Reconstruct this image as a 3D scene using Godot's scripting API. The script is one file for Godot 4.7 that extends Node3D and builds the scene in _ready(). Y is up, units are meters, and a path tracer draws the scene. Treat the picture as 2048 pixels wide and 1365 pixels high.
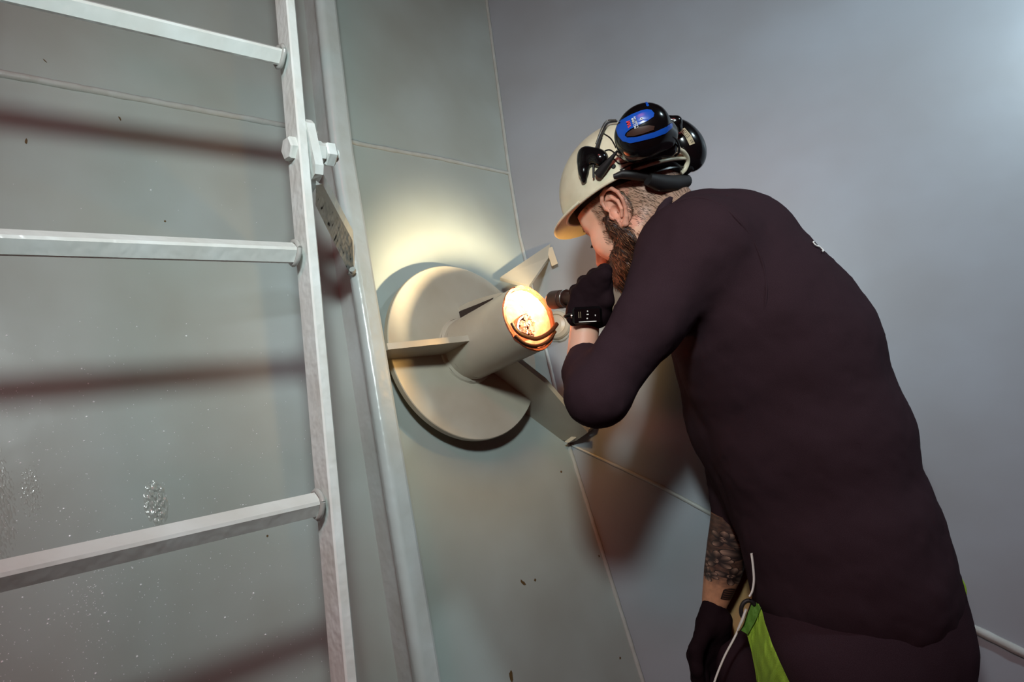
extends Node3D
# A welder's steel compartment: bolted ladder, stiffener, braced pipe stub and a man with a flashlight.
# Directions below are in the lens frame (x right, y down, z forward); the world has y up, the ladder
# bulkhead at x = 0 and the floor at y = 0.

const FOCAL := 1400.0
var nn := Vector3(0.635, -0.315, -0.705).normalized()
var uu := Vector3(0.744, -0.057, 0.666)
var vv := Vector3.ZERO
var cam_at := Vector3(1.174, 1.25, 0.0)
var corner: PackedVector3Array = []
var wdir := Vector3(cos(deg_to_rad(28.0)), 0, -sin(deg_to_rad(28.0)))
var org := Vector3.ZERO
var M := {}
var rng := RandomNumberGenerator.new()

func wd(c: Vector3) -> Vector3:
	return Vector3(c.dot(nn), -c.dot(vv), -c.dot(uu))

func w(c: Vector3) -> Vector3:
	return wd(c) + cam_at

func lp(px: float, py: float, z: float) -> Vector3:
	return Vector3((px - 1024.0) / FOCAL * z, (py - 682.5) / FOCAL * z, z)

func at(px: float, py: float, z: float) -> Vector3:
	return w(lp(px, py, z))

func on_x(px: float, py: float, x: float) -> Vector3:
	var d := wd(lp(px, py, 1.0))
	return cam_at + d * ((x - cam_at.x) / d.x)

func on_z(px: float, py: float, z: float) -> Vector3:
	var d := wd(lp(px, py, 1.0))
	return cam_at + d * ((z - cam_at.z) / d.z)

func on_end(px: float, py: float, off := 0.0) -> Vector3:
	var d := wd(lp(px, py, 1.0))
	var best := Vector3.ZERO
	for i in corner.size() - 1:
		var nrm := wdir.cross(corner[i + 1] - corner[i]).normalized()
		if nrm.dot(d) > 0:
			nrm = -nrm
		var hit := cam_at + d * ((corner[i] - cam_at).dot(nrm) / d.dot(nrm))
		best = hit + nrm * off
		if hit.y <= maxf(corner[i].y, corner[i + 1].y) + 0.001 and hit.y >= minf(corner[i].y, corner[i + 1].y) - 0.001:
			return best
	return best

# ---------------------------------------------------------------- scene tree
func numbered(called: String, parent: Node) -> String:
	if not parent.has_node(NodePath(called)):
		return called
	var k := 1
	while parent.has_node(NodePath("%s_%03d" % [called, k])):
		k += 1
	return "%s_%03d" % [called, k]

func tag(o: Node, label: String, category := "", group := "", kind := "") -> void:
	if label: o.set_meta("label", label)
	if category: o.set_meta("category", category)
	if group: o.set_meta("group", group)
	if kind: o.set_meta("kind", kind)

func thing(called: String, label: String, category: String, base := Vector3.ZERO, group := "") -> Node3D:
	var o := Node3D.new()
	o.name = numbered(called, self)
	add_child(o, true)
	o.position = base
	org = base
	tag(o, label, category, group)
	return o

func put(called: String, mesh: Mesh, m: Material, parent: Node = self) -> MeshInstance3D:
	var o := MeshInstance3D.new()
	o.name = numbered(called, parent)
	o.mesh = mesh
	o.material_override = null
	if mesh is ArrayMesh:
		for i in mesh.get_surface_count():
			mesh.surface_set_material(i, m)
	else:
		o.material_override = m
	o.cast_shadow = GeometryInstance3D.SHADOW_CASTING_SETTING_ON
	parent.add_child(o, true)
	return o

# ---------------------------------------------------------------- mesh buffers
class Buf:
	var v := PackedVector3Array()
	var n := PackedVector3Array()
	var c := PackedColorArray()
	var uv := PackedVector2Array()
	var ix := PackedInt32Array()
	var org := Vector3.ZERO
	var tint := Color.WHITE
	func vert(p: Vector3, nr: Vector3, t := Vector2.ZERO) -> int:
		v.append(p - org); n.append(nr); c.append(tint); uv.append(t)
		return v.size() - 1
	func face(a: int, b: int, d: int) -> void:   # wound clockwise seen from the side its normals point to
		var g := (v[b] - v[a]).cross(v[d] - v[a])
		if g.dot(n[a] + n[b] + n[d]) > 0:
			ix.append(a); ix.append(d); ix.append(b)
		else:
			ix.append(a); ix.append(b); ix.append(d)
	func quad(p: Vector3, q: Vector3, r: Vector3, s: Vector3, nr: Vector3) -> void:
		var a := vert(p, nr); var b := vert(q, nr); var d := vert(r, nr); var e := vert(s, nr)
		face(a, b, d); face(a, d, e)
	func tri(p: Vector3, q: Vector3, r: Vector3, nr: Vector3) -> void:
		face(vert(p, nr), vert(q, nr), vert(r, nr))
	func mesh() -> ArrayMesh:
		var a := []
		a.resize(Mesh.ARRAY_MAX)
		a[Mesh.ARRAY_VERTEX] = v; a[Mesh.ARRAY_NORMAL] = n; a[Mesh.ARRAY_COLOR] = c
		a[Mesh.ARRAY_TEX_UV] = uv; a[Mesh.ARRAY_INDEX] = ix
		var m := ArrayMesh.new()
		m.add_surface_from_arrays(Mesh.PRIMITIVE_TRIANGLES, a)
		return m

func buf() -> Buf:
	var b := Buf.new()
	b.org = org
	return b

# a chamfered box: centre, three unit axes (columns), half sizes
func bx(b: Buf, ctr: Vector3, bs: Basis, h: Vector3, ch := 0.001) -> void:
	ch = minf(ch, minf(h.x, minf(h.y, h.z)) * 0.9)
	var q := h - Vector3.ONE * ch
	for ax in 3:
		for s in [-1.0, 1.0]:
			var i := (ax + 1) % 3
			var j := (ax + 2) % 3
			var nr: Vector3 = bs[ax] * s
			var pts := []
			for t in [[-1, -1], [1, -1], [1, 1], [-1, 1]]:
				pts.append(ctr + bs[ax] * (s * h[ax]) + bs[i] * (t[0] * q[i]) + bs[j] * (t[1] * q[j]))
			b.quad(pts[0], pts[1], pts[2], pts[3], nr)
	for ax in 3:
		var i := (ax + 1) % 3
		var j := (ax + 2) % 3
		for si in [-1.0, 1.0]:
			for sj in [-1.0, 1.0]:
				var nr: Vector3 = (bs[i] * si + bs[j] * sj).normalized()
				var p1: Vector3 = ctr + bs[i] * (si * h[i]) + bs[j] * (sj * q[j])
				var p2: Vector3 = ctr + bs[i] * (si * q[i]) + bs[j] * (sj * h[j])
				var e: Vector3 = bs[ax] * q[ax]
				b.quad(p1 - e, p1 + e, p2 + e, p2 - e, nr)
	for sx in [-1.0, 1.0]:
		for sy in [-1.0, 1.0]:
			for sz in [-1.0, 1.0]:
				var nr: Vector3 = (bs[0] * sx + bs[1] * sy + bs[2] * sz).normalized()
				b.tri(ctr + bs[0] * (sx * h.x) + bs[1] * (sy * q.y) + bs[2] * (sz * q.z), ctr + bs[0] * (sx * q.x) + bs[1] * (sy * h.y) + bs[2] * (sz * q.z), ctr + bs[0] * (sx * q.x) + bs[1] * (sy * q.y) + bs[2] * (sz * h.z), nr)

func frame_for(axis: Vector3, hint := Vector3.UP) -> Basis:   # columns: side, axis, other
	var a := axis.normalized()
	if absf(a.dot(hint.normalized())) > 0.95:
		hint = Vector3.RIGHT if absf(a.x) < 0.9 else Vector3.BACK
	var s := a.cross(hint).normalized()
	return Basis(s, a, s.cross(a))

# turned shape: profile of (radius, height) about an axis through base
func lathe(b: Buf, base: Vector3, axis: Vector3, prof: Array, sides := 40, arc0 := 0.0, arc1 := TAU, wob := 0.0) -> void:
	var f := frame_for(axis)
	for k in prof.size() - 1:
		var p: Vector2 = prof[k]
		var q: Vector2 = prof[k + 1]
		var t := q - p
		if t.length() < 1e-7:
			continue
		var nr2 := Vector2(t.y, -t.x).normalized()
		var last := [-1, -1]
		for i in sides + 1:
			var an := lerpf(arc0, arc1, float(i) / sides)
			var r := f.x * cos(an) + f.z * sin(an)
			var nr := (r * nr2.x + f.y * nr2.y).normalized()
			var wb := 1.0 + wob * sin(an * 7.0 + k) * 0.6 + wob * sin(an * 17.0 + k * 2.0) * 0.4
			var a := b.vert(base + r * (p.x * wb) + f.y * p.y, nr, Vector2(float(i) / sides, float(k) / prof.size()))
			var d := b.vert(base + r * (q.x * wb) + f.y * q.y, nr, Vector2(float(i) / sides, float(k + 1) / prof.size()))
			if i > 0:
				if p.x > 1e-6: b.face(last[0], a, d)
				if q.x > 1e-6: b.face(last[0], d, last[1])
			last = [a, d]

# swept tube; radius may be a number or one per point; flat squeezes it along one direction
func tube(b: Buf, pts: Array, rad: Variant, sides := 10, caps := true, squash := 1.0, hint := Vector3.UP) -> void:
	var n := pts.size()
	var prev_s := Vector3.ZERO
	var rows := []
	var dist := 0.0
	for i in n:
		var t: Vector3 = (pts[mini(i + 1, n - 1)] - pts[maxi(i - 1, 0)])
		t = t.normalized()
		var s: Vector3
		if i == 0:
			s = frame_for(t, hint).x
		else:
			s = (prev_s - t * prev_s.dot(t)).normalized()
			dist += pts[i].distance_to(pts[i - 1])
		prev_s = s
		var o := t.cross(s)
		var r: float = rad[i] if rad is Array else rad
		var row := []
		for k in sides + 1:
			var an := TAU * k / sides
			var dirv := s * cos(an) + o * (sin(an) * squash)
			var nr := (s * cos(an) + o * (sin(an) / squash)).normalized()
			row.append(b.vert(pts[i] + dirv * r, nr, Vector2(float(k) / sides, dist)))
		rows.append(row)
	for i in n - 1:
		for k in sides:
			b.face(rows[i][k], rows[i][k + 1], rows[i + 1][k + 1])
			b.face(rows[i][k], rows[i + 1][k + 1], rows[i + 1][k])
	if caps:
		for e in [[0, 1], [n - 1, n - 2]]:
			var nr: Vector3 = (pts[e[0]] - pts[e[1]]).normalized()
			var m := b.vert(pts[e[0]] + nr * ((rad[e[0]] if rad is Array else rad) * 0.25), nr)
			var ring := []
			for k in sides + 1:
				ring.append(b.vert(b.v[rows[e[0]][k]] + b.org, nr))
			for k in sides:
				b.face(m, ring[k], ring[k + 1])

func smooth_path(pts: Array, steps := 6) -> Array:
	var out := []
	for i in pts.size() - 1:
		var p0 = pts[maxi(i - 1, 0)]; var p1 = pts[i]; var p2 = pts[i + 1]; var p3 = pts[mini(i + 2, pts.size() - 1)]
		for k in steps:
			out.append(p1.cubic_interpolate(p2, p0, p3, float(k) / steps))
	out.append(pts[-1])
	return out

# a plate: outline points in order, thickness vector; chamfer-free but with true edges
func plate(b: Buf, outline: Array, thick: Vector3) -> void:
	var c := Vector3.ZERO
	for p in outline: c += p
	c /= outline.size()
	var nr := thick.normalized()
	var e1: Vector3 = (outline[1] - outline[0])
	e1 = (e1 - nr * e1.dot(nr)).normalized()
	var e2 := nr.cross(e1)
	var flat := PackedVector2Array()
	for p in outline: flat.append(Vector2((p - c).dot(e1), (p - c).dot(e2)))
	var tr := Geometry2D.triangulate_polygon(flat)
	for k in range(0, tr.size(), 3):
		b.tri(outline[tr[k]], outline[tr[k + 1]], outline[tr[k + 2]], -nr)
		b.tri(outline[tr[k]] + thick, outline[tr[k + 1]] + thick, outline[tr[k + 2]] + thick, nr)
	var ccw := Geometry2D.is_polygon_clockwise(flat)
	for i in outline.size():
		var p: Vector3 = outline[i]
		var q: Vector3 = outline[(i + 1) % outline.size()]
		var side := (q - p).cross(nr).normalized()
		b.quad(p, q, q + thick, p + thick, -side if ccw else side)

# a thin skin that follows a height function over a plane (o, e1, e2, up)
func skin_pad(b: Buf, outline: PackedVector2Array, o: Vector3, e1: Vector3, e2: Vector3, up: Vector3, height: Callable, thick: float, passes := 3) -> void:
	var tr := Geometry2D.triangulate_polygon(outline)
	var tris := []
	for k in range(0, tr.size(), 3):
		tris.append([outline[tr[k]], outline[tr[k + 1]], outline[tr[k + 2]]])
	for s in passes:
		var nxt := []
		for t in tris:
			var ab: Vector2 = (t[0] + t[1]) / 2; var bc: Vector2 = (t[1] + t[2]) / 2; var ca: Vector2 = (t[2] + t[0]) / 2
			nxt.append_array([[t[0], ab, ca], [ab, t[1], bc], [ca, bc, t[2]], [ab, bc, ca]])
		tris = nxt
	var put_at := func(p: Vector2, lift: float) -> Vector3: return o + e1 * p.x + e2 * p.y + up * (height.call(p) + lift)
	var nrm := func(p: Vector2) -> Vector3:
		var d := 0.0006
		var gx: float = (height.call(p + Vector2(d, 0)) - height.call(p - Vector2(d, 0))) / (2 * d)
		var gy: float = (height.call(p + Vector2(0, d)) - height.call(p - Vector2(0, d))) / (2 * d)
		return (up - e1 * gx - e2 * gy).normalized()
	for t in tris:
		b.face(b.vert(put_at.call(t[0], thick), nrm.call(t[0])), b.vert(put_at.call(t[1], thick), nrm.call(t[1])), b.vert(put_at.call(t[2], thick), nrm.call(t[2])))
	var cw := Geometry2D.is_polygon_clockwise(outline)
	for i in outline.size():
		var p := outline[i]
		var q := outline[(i + 1) % outline.size()]
		for k in 4:
			var a := p.lerp(q, k / 4.0)
			var c := p.lerp(q, (k + 1) / 4.0)
			var side2 := Vector2((q - p).y, -(q - p).x).normalized() * (-1.0 if cw else 1.0)
			b.quad(put_at.call(a, thick), put_at.call(c, thick), put_at.call(c, -0.001), put_at.call(a, -0.001), e1 * side2.x + e2 * side2.y)

# ---------------------------------------------------------------- blended bodies (surface nets on a grid)
var gf := PackedFloat32Array()
var go := Vector3.ZERO
var gc := 0.01
var gx := 0
var gy := 0
var gz := 0

func grid(lo: Vector3, hi: Vector3, cell: float) -> void:
	go = lo
	gc = cell
	gx = int(ceil((hi.x - lo.x) / cell)) + 1
	gy = int(ceil((hi.y - lo.y) / cell)) + 1
	gz = int(ceil((hi.z - lo.z) / cell)) + 1
	gf = PackedFloat32Array()
	gf.resize(gx * gy * gz)
	gf.fill(0.15)

func span(lo: Vector3, hi: Vector3) -> Array:
	var a := (lo - go) / gc
	var b := (hi - go) / gc
	return [maxi(0, int(a.x)), mini(gx - 1, int(b.x) + 1), maxi(0, int(a.y)), mini(gy - 1, int(b.y) + 1), maxi(0, int(a.z)), mini(gz - 1, int(b.z) + 1)]

func cone(a: Vector3, b: Vector3, ra: float, rb: float, k := 0.02, cut := false) -> void:
	var pad := maxf(ra, rb) + k + gc * 2.0
	var lo := Vector3(minf(a.x, b.x), minf(a.y, b.y), minf(a.z, b.z)) - Vector3.ONE * pad
	var hi := Vector3(maxf(a.x, b.x), maxf(a.y, b.y), maxf(a.z, b.z)) + Vector3.ONE * pad
	var s := span(lo, hi)
	var ab := b - a
	var inv := 1.0 / maxf(ab.length_squared(), 1e-9)
	for z in range(s[4], s[5] + 1):
		for y in range(s[2], s[3] + 1):
			var row := (z * gy + y) * gx
			for x in range(s[0], s[1] + 1):
				var p := go + Vector3(x, y, z) * gc - a
				var t := clampf(p.dot(ab) * inv, 0.0, 1.0)
				var d := (p - ab * t).length() - lerpf(ra, rb, t)
				var g := gf[row + x]
				if cut:
					d = -d
					var h2 := maxf(k - absf(d - g), 0.0) / k
					gf[row + x] = maxf(d, g) + h2 * h2 * k * 0.25
				else:
					var h := maxf(k - absf(d - g), 0.0) / k
					gf[row + x] = minf(d, g) - h * h * k * 0.25

func chain(pts: Array, rs: Array, k := 0.01) -> void:
	for i in pts.size() - 1:
		cone(pts[i], pts[i + 1], rs[i], rs[i + 1], k)

func ell(ctr: Vector3, bs: Basis, r: Vector3, k := 0.02, cut := false) -> void:
	var pad := Vector3.ONE * (maxf(r.x, maxf(r.y, r.z)) + k + gc * 2.0)
	var s := span(ctr - pad, ctr + pad)
	var inv := bs.transposed()
	for z in range(s[4], s[5] + 1):
		for y in range(s[2], s[3] + 1):
			var row := (z * gy + y) * gx
			for x in range(s[0], s[1] + 1):
				var q := inv * (go + Vector3(x, y, z) * gc - ctr)
				var u := q / r
				var k0 := u.length()
				var k1 := (u / r).length()
				var d := k0 * (k0 - 1.0) / maxf(k1, 1e-6) if k0 > 1e-4 else -minf(r.x, minf(r.y, r.z))
				var g := gf[row + x]
				if cut:
					d = -d
					var h2 := maxf(k - absf(d - g), 0.0) / k
					gf[row + x] = maxf(d, g) + h2 * h2 * k * 0.25
				else:
					var h := maxf(k - absf(d - g), 0.0) / k
					gf[row + x] = minf(d, g) - h * h * k * 0.25

func field(p: Vector3) -> float:
	var q := (p - go) / gc
	var x := int(q.x); var y := int(q.y); var z := int(q.z)
	if q.x < 0 or q.y < 0 or q.z < 0 or x >= gx - 1 or y >= gy - 1 or z >= gz - 1:
		return 0.15
	var f := q - Vector3(x, y, z)
	var i := (z * gy + y) * gx + x
	var sy := gx
	var sz := gx * gy
	var a := lerpf(lerpf(gf[i], gf[i + 1], f.x), lerpf(gf[i + sy], gf[i + sy + 1], f.x), f.y)
	var b := lerpf(lerpf(gf[i + sz], gf[i + sz + 1], f.x), lerpf(gf[i + sz + sy], gf[i + sz + sy + 1], f.x), f.y)
	return lerpf(a, b, f.z)

func grad(p: Vector3) -> Vector3:
	var e := gc * 0.7
	return Vector3(field(p + Vector3(e, 0, 0)) - field(p - Vector3(e, 0, 0)), field(p + Vector3(0, e, 0)) - field(p - Vector3(0, e, 0)), field(p + Vector3(0, 0, e)) - field(p - Vector3(0, 0, e))).normalized()

# first point of the current body along the line of sight through a pixel (lens frame)
func sight(px: float, py: float, z0 := 0.8) -> Vector3:
	var t := z0
	while t < 2.2:
		if field(lp(px, py, t)) < 0.0:
			return lp(px, py, t)
		t += 0.002
	return lp(px, py, 1.25)

func ripple(amp: float, freq: float, sd: int) -> void:
	var ns := FastNoiseLite.new()
	ns.seed = sd
	ns.frequency = freq
	ns.fractal_octaves = 3
	for z in gz:
		for y in gy:
			var row := (z * gy + y) * gx
			for x in gx:
				var g := gf[row + x]
				if absf(g) < 0.05:
					gf[row + x] = g + amp * ns.get_noise_3dv(go + Vector3(x, y, z) * gc)

# the surface of the current body, added to a buffer; tinter gives a colour at a lens-frame point
func net(b: Buf, tinter: Variant = null) -> void:
	var where := {}
	var start := b.v.size()
	var lens: PackedVector3Array = []
	var off: Array[int] = [0, 1, gx, gx + 1, gx * gy, gx * gy + 1, gx * gy + gx, gx * gy + gx + 1]
	var cpos: Array[Vector3] = [Vector3(0, 0, 0), Vector3(1, 0, 0), Vector3(0, 1, 0), Vector3(1, 1, 0), Vector3(0, 0, 1), Vector3(1, 0, 1), Vector3(0, 1, 1), Vector3(1, 1, 1)]
	var edges: Array[Vector2i] = [Vector2i(0, 1), Vector2i(2, 3), Vector2i(4, 5), Vector2i(6, 7), Vector2i(0, 2), Vector2i(1, 3), Vector2i(4, 6), Vector2i(5, 7), Vector2i(0, 4), Vector2i(1, 5), Vector2i(2, 6), Vector2i(3, 7)]
	for z in gz - 1:
		for y in gy - 1:
			var row := (z * gy + y) * gx
			for x in gx - 1:
				var i := row + x
				var f0 := gf[i]
				if absf(f0) > gc * 3.5:
					continue
				var neg := 0
				for o in off:
					if gf[i + o] < 0.0:
						neg += 1
				if neg == 0 or neg == 8:
					continue
				var sum := Vector3.ZERO
				var cnt := 0
				for e in edges:
					var fa := gf[i + off[e.x]]
					var fb := gf[i + off[e.y]]
					if (fa < 0.0) != (fb < 0.0):
						sum += cpos[e.x].lerp(cpos[e.y], fa / (fa - fb))
						cnt += 1
				var p := go + (Vector3(x, y, z) + sum / cnt) * gc
				if tinter != null:
					b.tint = tinter.call(p)
				where[i] = b.vert(w(p), wd(grad(p)))
	var dirs: Array[int] = [1, gx, gx * gy]
	for i in where:
		for ax in 3:
			var j: int = i + dirs[ax]
			if j >= gf.size() or (gf[i] < 0.0) == (gf[j] < 0.0):
				continue
			var d1: int = dirs[(ax + 1) % 3]
			var d2: int = dirs[(ax + 2) % 3]
			if not (where.has(i - d1) and where.has(i - d2) and where.has(i - d1 - d2)):
				continue
			var a: int = where[i]; var q: int = where[i - d1]; var r: int = where[i - d1 - d2]; var s: int = where[i - d2]
			b.face(a, q, r)
			b.face(a, r, s)
	b.tint = Color.WHITE

var key_light := SpotLight3D.new()
var wash_light := SpotLight3D.new()
var spill_light := SpotLight3D.new()
var torch_light := SpotLight3D.new()

func _ready() -> void:
	vv = uu.cross(nn).normalized()
	uu = nn.cross(vv).normalized()
	# camera
	var cam := Camera3D.new()
	cam.name = "camera"
	cam.fov = rad_to_deg(2.0 * atan(682.5 / FOCAL))
	cam.near = 0.02
	cam.transform = Transform3D(Basis(wd(Vector3(1, 0, 0)), wd(Vector3(0, -1, 0)), wd(Vector3(0, 0, -1))), cam_at)
	add_child(cam, true)
	cam.current = true
	# surroundings
	var we := WorldEnvironment.new()
	we.name = "surroundings"
	var e := Environment.new()
	e.background_mode = Environment.BG_COLOR
	e.background_color = Color(0.02, 0.02, 0.022)
	e.tonemap_mode = Environment.TONE_MAPPER_LINEAR
	e.tonemap_exposure = 1.0
	e.sdfgi_enabled = true
	e.ssao_enabled = true
	e.ssil_enabled = true
	we.environment = e
	add_child(we, true)
	# the camera flash upper left of the lens (its added stand is built in lamps())
	key_light.name = "flash_lamp_light"
	key_light.light_color = Color(0.93, 0.99, 0.99)
	key_light.light_energy = 1.66
	key_light.light_size = 0.075
	key_light.spot_angle = 56.5
	key_light.spot_angle_attenuation = 1.0
	key_light.spot_range = 12.0
	key_light.spot_attenuation = 2.0
	key_light.shadow_enabled = true
	add_child(key_light, true)
	# flood lamp added out of frame to brighten the end bulkhead (built in lamps())
	wash_light.name = "added_flood_light"
	wash_light.light_color = Color(0.86, 0.96, 1.0)
	wash_light.light_energy = 2.0
	wash_light.light_size = 0.07
	wash_light.spot_angle = 49.0
	wash_light.spot_angle_attenuation = 1.0
	wash_light.spot_range = 12.0
	wash_light.spot_attenuation = 2.0
	wash_light.shadow_enabled = true
	add_child(wash_light, true)
	# the flashlight's own light, just in front of its lens (placed in flashlight())
	torch_light.name = "flashlight_light"
	torch_light.light_color = Color(1.0, 0.91, 0.74)
	torch_light.light_energy = 1.0
	torch_light.light_size = 0.012
	torch_light.spot_angle = 38.0
	torch_light.spot_angle_attenuation = 1.0
	torch_light.spot_range = 12.0
	torch_light.spot_attenuation = 2.0
	torch_light.shadow_enabled = true
	add_child(torch_light, true)
	# the wide weak spill round the flashlight's beam
	spill_light.name = "flashlight_spill_light"
	spill_light.light_color = Color(1.0, 0.78, 0.46)
	spill_light.light_energy = 0.065
	spill_light.light_size = 0.012
	spill_light.spot_angle = 82.0
	spill_light.spot_angle_attenuation = 0.4
	spill_light.spot_range = 12.0
	spill_light.spot_attenuation = 2.0
	spill_light.shadow_enabled = true
	add_child(spill_light, true)
	# warm fill lamp added behind the viewer to redden the shadows
	var fill := AreaLight3D.new()
	fill.name = "added_fill_lamp_light"
	fill.area_size = Vector2(0.98, 0.58)
	fill.light_color = Color(1.0, 0.50, 0.50)
	fill.light_energy = 3.1
	fill.position = Vector3(2.2, 3.4 - 0.075, 1.3)
	fill.rotation_degrees = Vector3(-90, 0, 0)
	fill.shadow_enabled = true
	add_child(fill, true)
	materials()
	# the corner between the two bulkheads
	var cpx := [[974, 0], [1020, 348], [1040, 470], [1135, 880], [1287, 1365]]
	var cw := []
	for p in cpx: cw.append(on_x(p[0], p[1], 0.0))
	var d0: Vector3 = cw[0] - cw[1]
	cw.push_front(cw[0] + d0 * ((3.4 - cw[0].y) / d0.y))
	var d1: Vector3 = cw[-1] - cw[-2]
	cw.append(cw[-1] + d1 * (-cw[-1].y / d1.y))
	corner = PackedVector3Array(cw)
	room()
	lamps()
	ladder()
	stiffener()
	bracket()
	pipe_stub()
	person()
	hard_hat()
	flashlight()
	wristwatch()
	board()

# ---------------------------------------------------------------- materials
func noise_image(size: int, freq: float, lo: float, hi: float, sd: int, oct := 4, warm := 0.0, streak := 1.0) -> ImageTexture:
	var ns := FastNoiseLite.new()
	ns.seed = sd
	ns.frequency = freq
	ns.fractal_octaves = oct
	var raw := ns.get_seamless_image(size, size, false, false, 0.2)
	var im := Image.create(size, size, false, Image.FORMAT_RGB8)
	for y in size:
		for x in size:
			var v := clampf(lerpf(lo, hi, raw.get_pixel(x, y).r), 0.0, 1.0)
			im.set_pixel(x, y, Color(v, v * (1.0 - warm * (hi - v)), v * (1.0 - 2.0 * warm * (hi - v))))
	return ImageTexture.create_from_image(im)

func paint(c: Color, rough: float, tex: Texture2D, rel: Texture2D, scl := 1.2, bump := 0.06, coat := 0.0) -> StandardMaterial3D:
	var m := StandardMaterial3D.new()
	m.albedo_color = c
	m.albedo_texture = tex
	m.roughness = rough
	m.metallic_specular = 0.5
	m.uv1_triplanar = true
	m.uv1_world_triplanar = true
	m.uv1_scale = Vector3.ONE * scl
	if rel:
		m.heightmap_enabled = true
		m.heightmap_texture = rel
		m.heightmap_scale = bump
	if coat > 0.0:
		m.clearcoat_enabled = true
		m.clearcoat = coat
		m.clearcoat_roughness = 0.12
	return m

func flat(c: Color, rough := 0.6, metal := 0.0, spec := 0.5) -> StandardMaterial3D:
	var m := StandardMaterial3D.new()
	m.albedo_color = c
	m.roughness = rough
	m.metallic = metal
	m.metallic_specular = spec
	return m

func materials() -> void:
	var cloud := noise_image(512, 0.008, 0.91, 1.0, 3, 4, 0.3)
	var grime := noise_image(512, 0.012, 0.80, 1.0, 9, 5, 0.4)
	var peel := noise_image(256, 0.10, 0.3, 0.7, 5, 3)
	var cloth := noise_image(256, 0.35, 0.55, 1.0, 12, 3)
	M.left = paint(Color(0.65, 0.69, 0.68), 0.3, cloud, peel, 0.7, 0.1)
	M.end = paint(Color(0.605, 0.635, 0.665), 0.42, cloud, peel, 0.7, 0.07)
	M.ladder = paint(Color(0.86, 0.895, 0.89), 0.24, cloud, peel, 2.2, 0.28)
	M.stiff = paint(Color(0.74, 0.775, 0.775), 0.26, cloud, peel, 1.6, 0.2)
	M.pipe = paint(Color(0.735, 0.715, 0.655), 0.33, cloud, peel, 1.6, 0.06)
	M.gloss = paint(Color(0.66, 0.695, 0.68), 0.2, cloud, null, 0.7, 0.0, 1.0)
	M.bead = paint(Color(0.70, 0.72, 0.71), 0.25, cloud, peel, 6.0, 0.1)
	M.oxide = paint(Color(0.50, 0.27, 0.24), 0.75, grime, peel, 1.5, 0.05)
	M.rust = paint(Color(0.84, 0.58, 0.49), 0.5, grime, peel, 9.0, 0.12)
	M.rim = paint(Color(0.46, 0.23, 0.14), 0.55, grime, peel, 14.0, 0.12)
	M.char_and_shade = paint(Color(0.16, 0.08, 0.06), 0.45, grime, peel, 14.0, 0.1)  # charred steel; also the shade painted on the tab side
	M.foil = flat(Color(0.8, 0.74, 0.7), 0.15, 0.95)
	M.chip = flat(Color(0.34, 0.26, 0.13), 0.7)
	M.speck_glint = flat(Color(0.93, 0.95, 0.96), 0.12)
	M.black_cloth = paint(Color(0.255, 0.185, 0.21), 0.95, cloth, cloth, 14.0, 0.02)
	M.black_cloth.metallic_specular = 0.15
	M.trouser = paint(Color(0.25, 0.18, 0.205), 0.95, cloth, cloth, 10.0, 0.02)
	M.trouser.metallic_specular = 0.1
	M.glove = paint(Color(0.165, 0.11, 0.128), 0.8, cloth, cloth, 22.0, 0.02)
	M.glove.metallic_specular = 0.15
	M.green = paint(Color(0.70, 0.88, 0.26), 0.85, cloth, cloth, 8.0, 0.05)
	M.green_dark = paint(Color(0.42, 0.64, 0.20), 0.8, cloth, cloth, 10.0, 0.05)
	M.skin = StandardMaterial3D.new()
	M.skin.vertex_color_use_as_albedo = true
	M.skin.roughness = 0.48
	M.skin.metallic_specular = 0.4
	M.skin.subsurf_scatter_enabled = true
	M.skin.subsurf_scatter_strength = 0.06
	M.skin.heightmap_enabled = true
	M.skin.heightmap_texture = noise_image(128, 0.3, 0.2, 0.8, 21, 3)
	M.skin.heightmap_scale = 0.03
	M.skin.uv1_triplanar = true
	M.skin.uv1_world_triplanar = true
	M.skin.uv1_scale = Vector3.ONE * 12.0
	M.hair = StandardMaterial3D.new()
	M.hair.vertex_color_use_as_albedo = true
	M.hair.roughness = 0.5
	M.shell = paint(Color(0.86, 0.83, 0.73), 0.28, cloud, null, 6.0)
	M.black = flat(Color(0.045, 0.035, 0.04), 0.35)
	M.black_gloss = flat(Color(0.04, 0.033, 0.038), 0.16)
	M.black_rubber = flat(Color(0.085, 0.065, 0.07), 0.6)
	M.blue = flat(Color(0.07, 0.27, 0.62), 0.25)
	M.white = flat(Color(0.9, 0.9, 0.88), 0.6)
	M.red = flat(Color(0.85, 0.12, 0.14), 0.5)
	M.steel = flat(Color(0.62, 0.6, 0.58), 0.3, 0.9)
	M.tan_label = flat(Color(0.66, 0.60, 0.48), 0.6)
	M.ink = flat(Color(0.12, 0.1, 0.1), 0.6)
	M.brown_metal = flat(Color(0.24, 0.15, 0.12), 0.35, 0.25)
	M.tan_matte = paint(Color(0.75, 0.61, 0.41), 0.8, cloud, peel, 5.0, 0.02)
	M.strip = flat(Color(0.88, 0.87, 0.84), 0.6)

# ---------------------------------------------------------------- room
func slab(called: String, lo: Vector3, hi: Vector3, m: Material) -> MeshInstance3D:
	org = Vector3.ZERO
	var b := buf()
	bx(b, (lo + hi) / 2, Basis.IDENTITY, (hi - lo) / 2, 0.002)
	var o := put(called, b.mesh(), m)
	tag(o, "", "", "", "structure")
	return o

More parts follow.
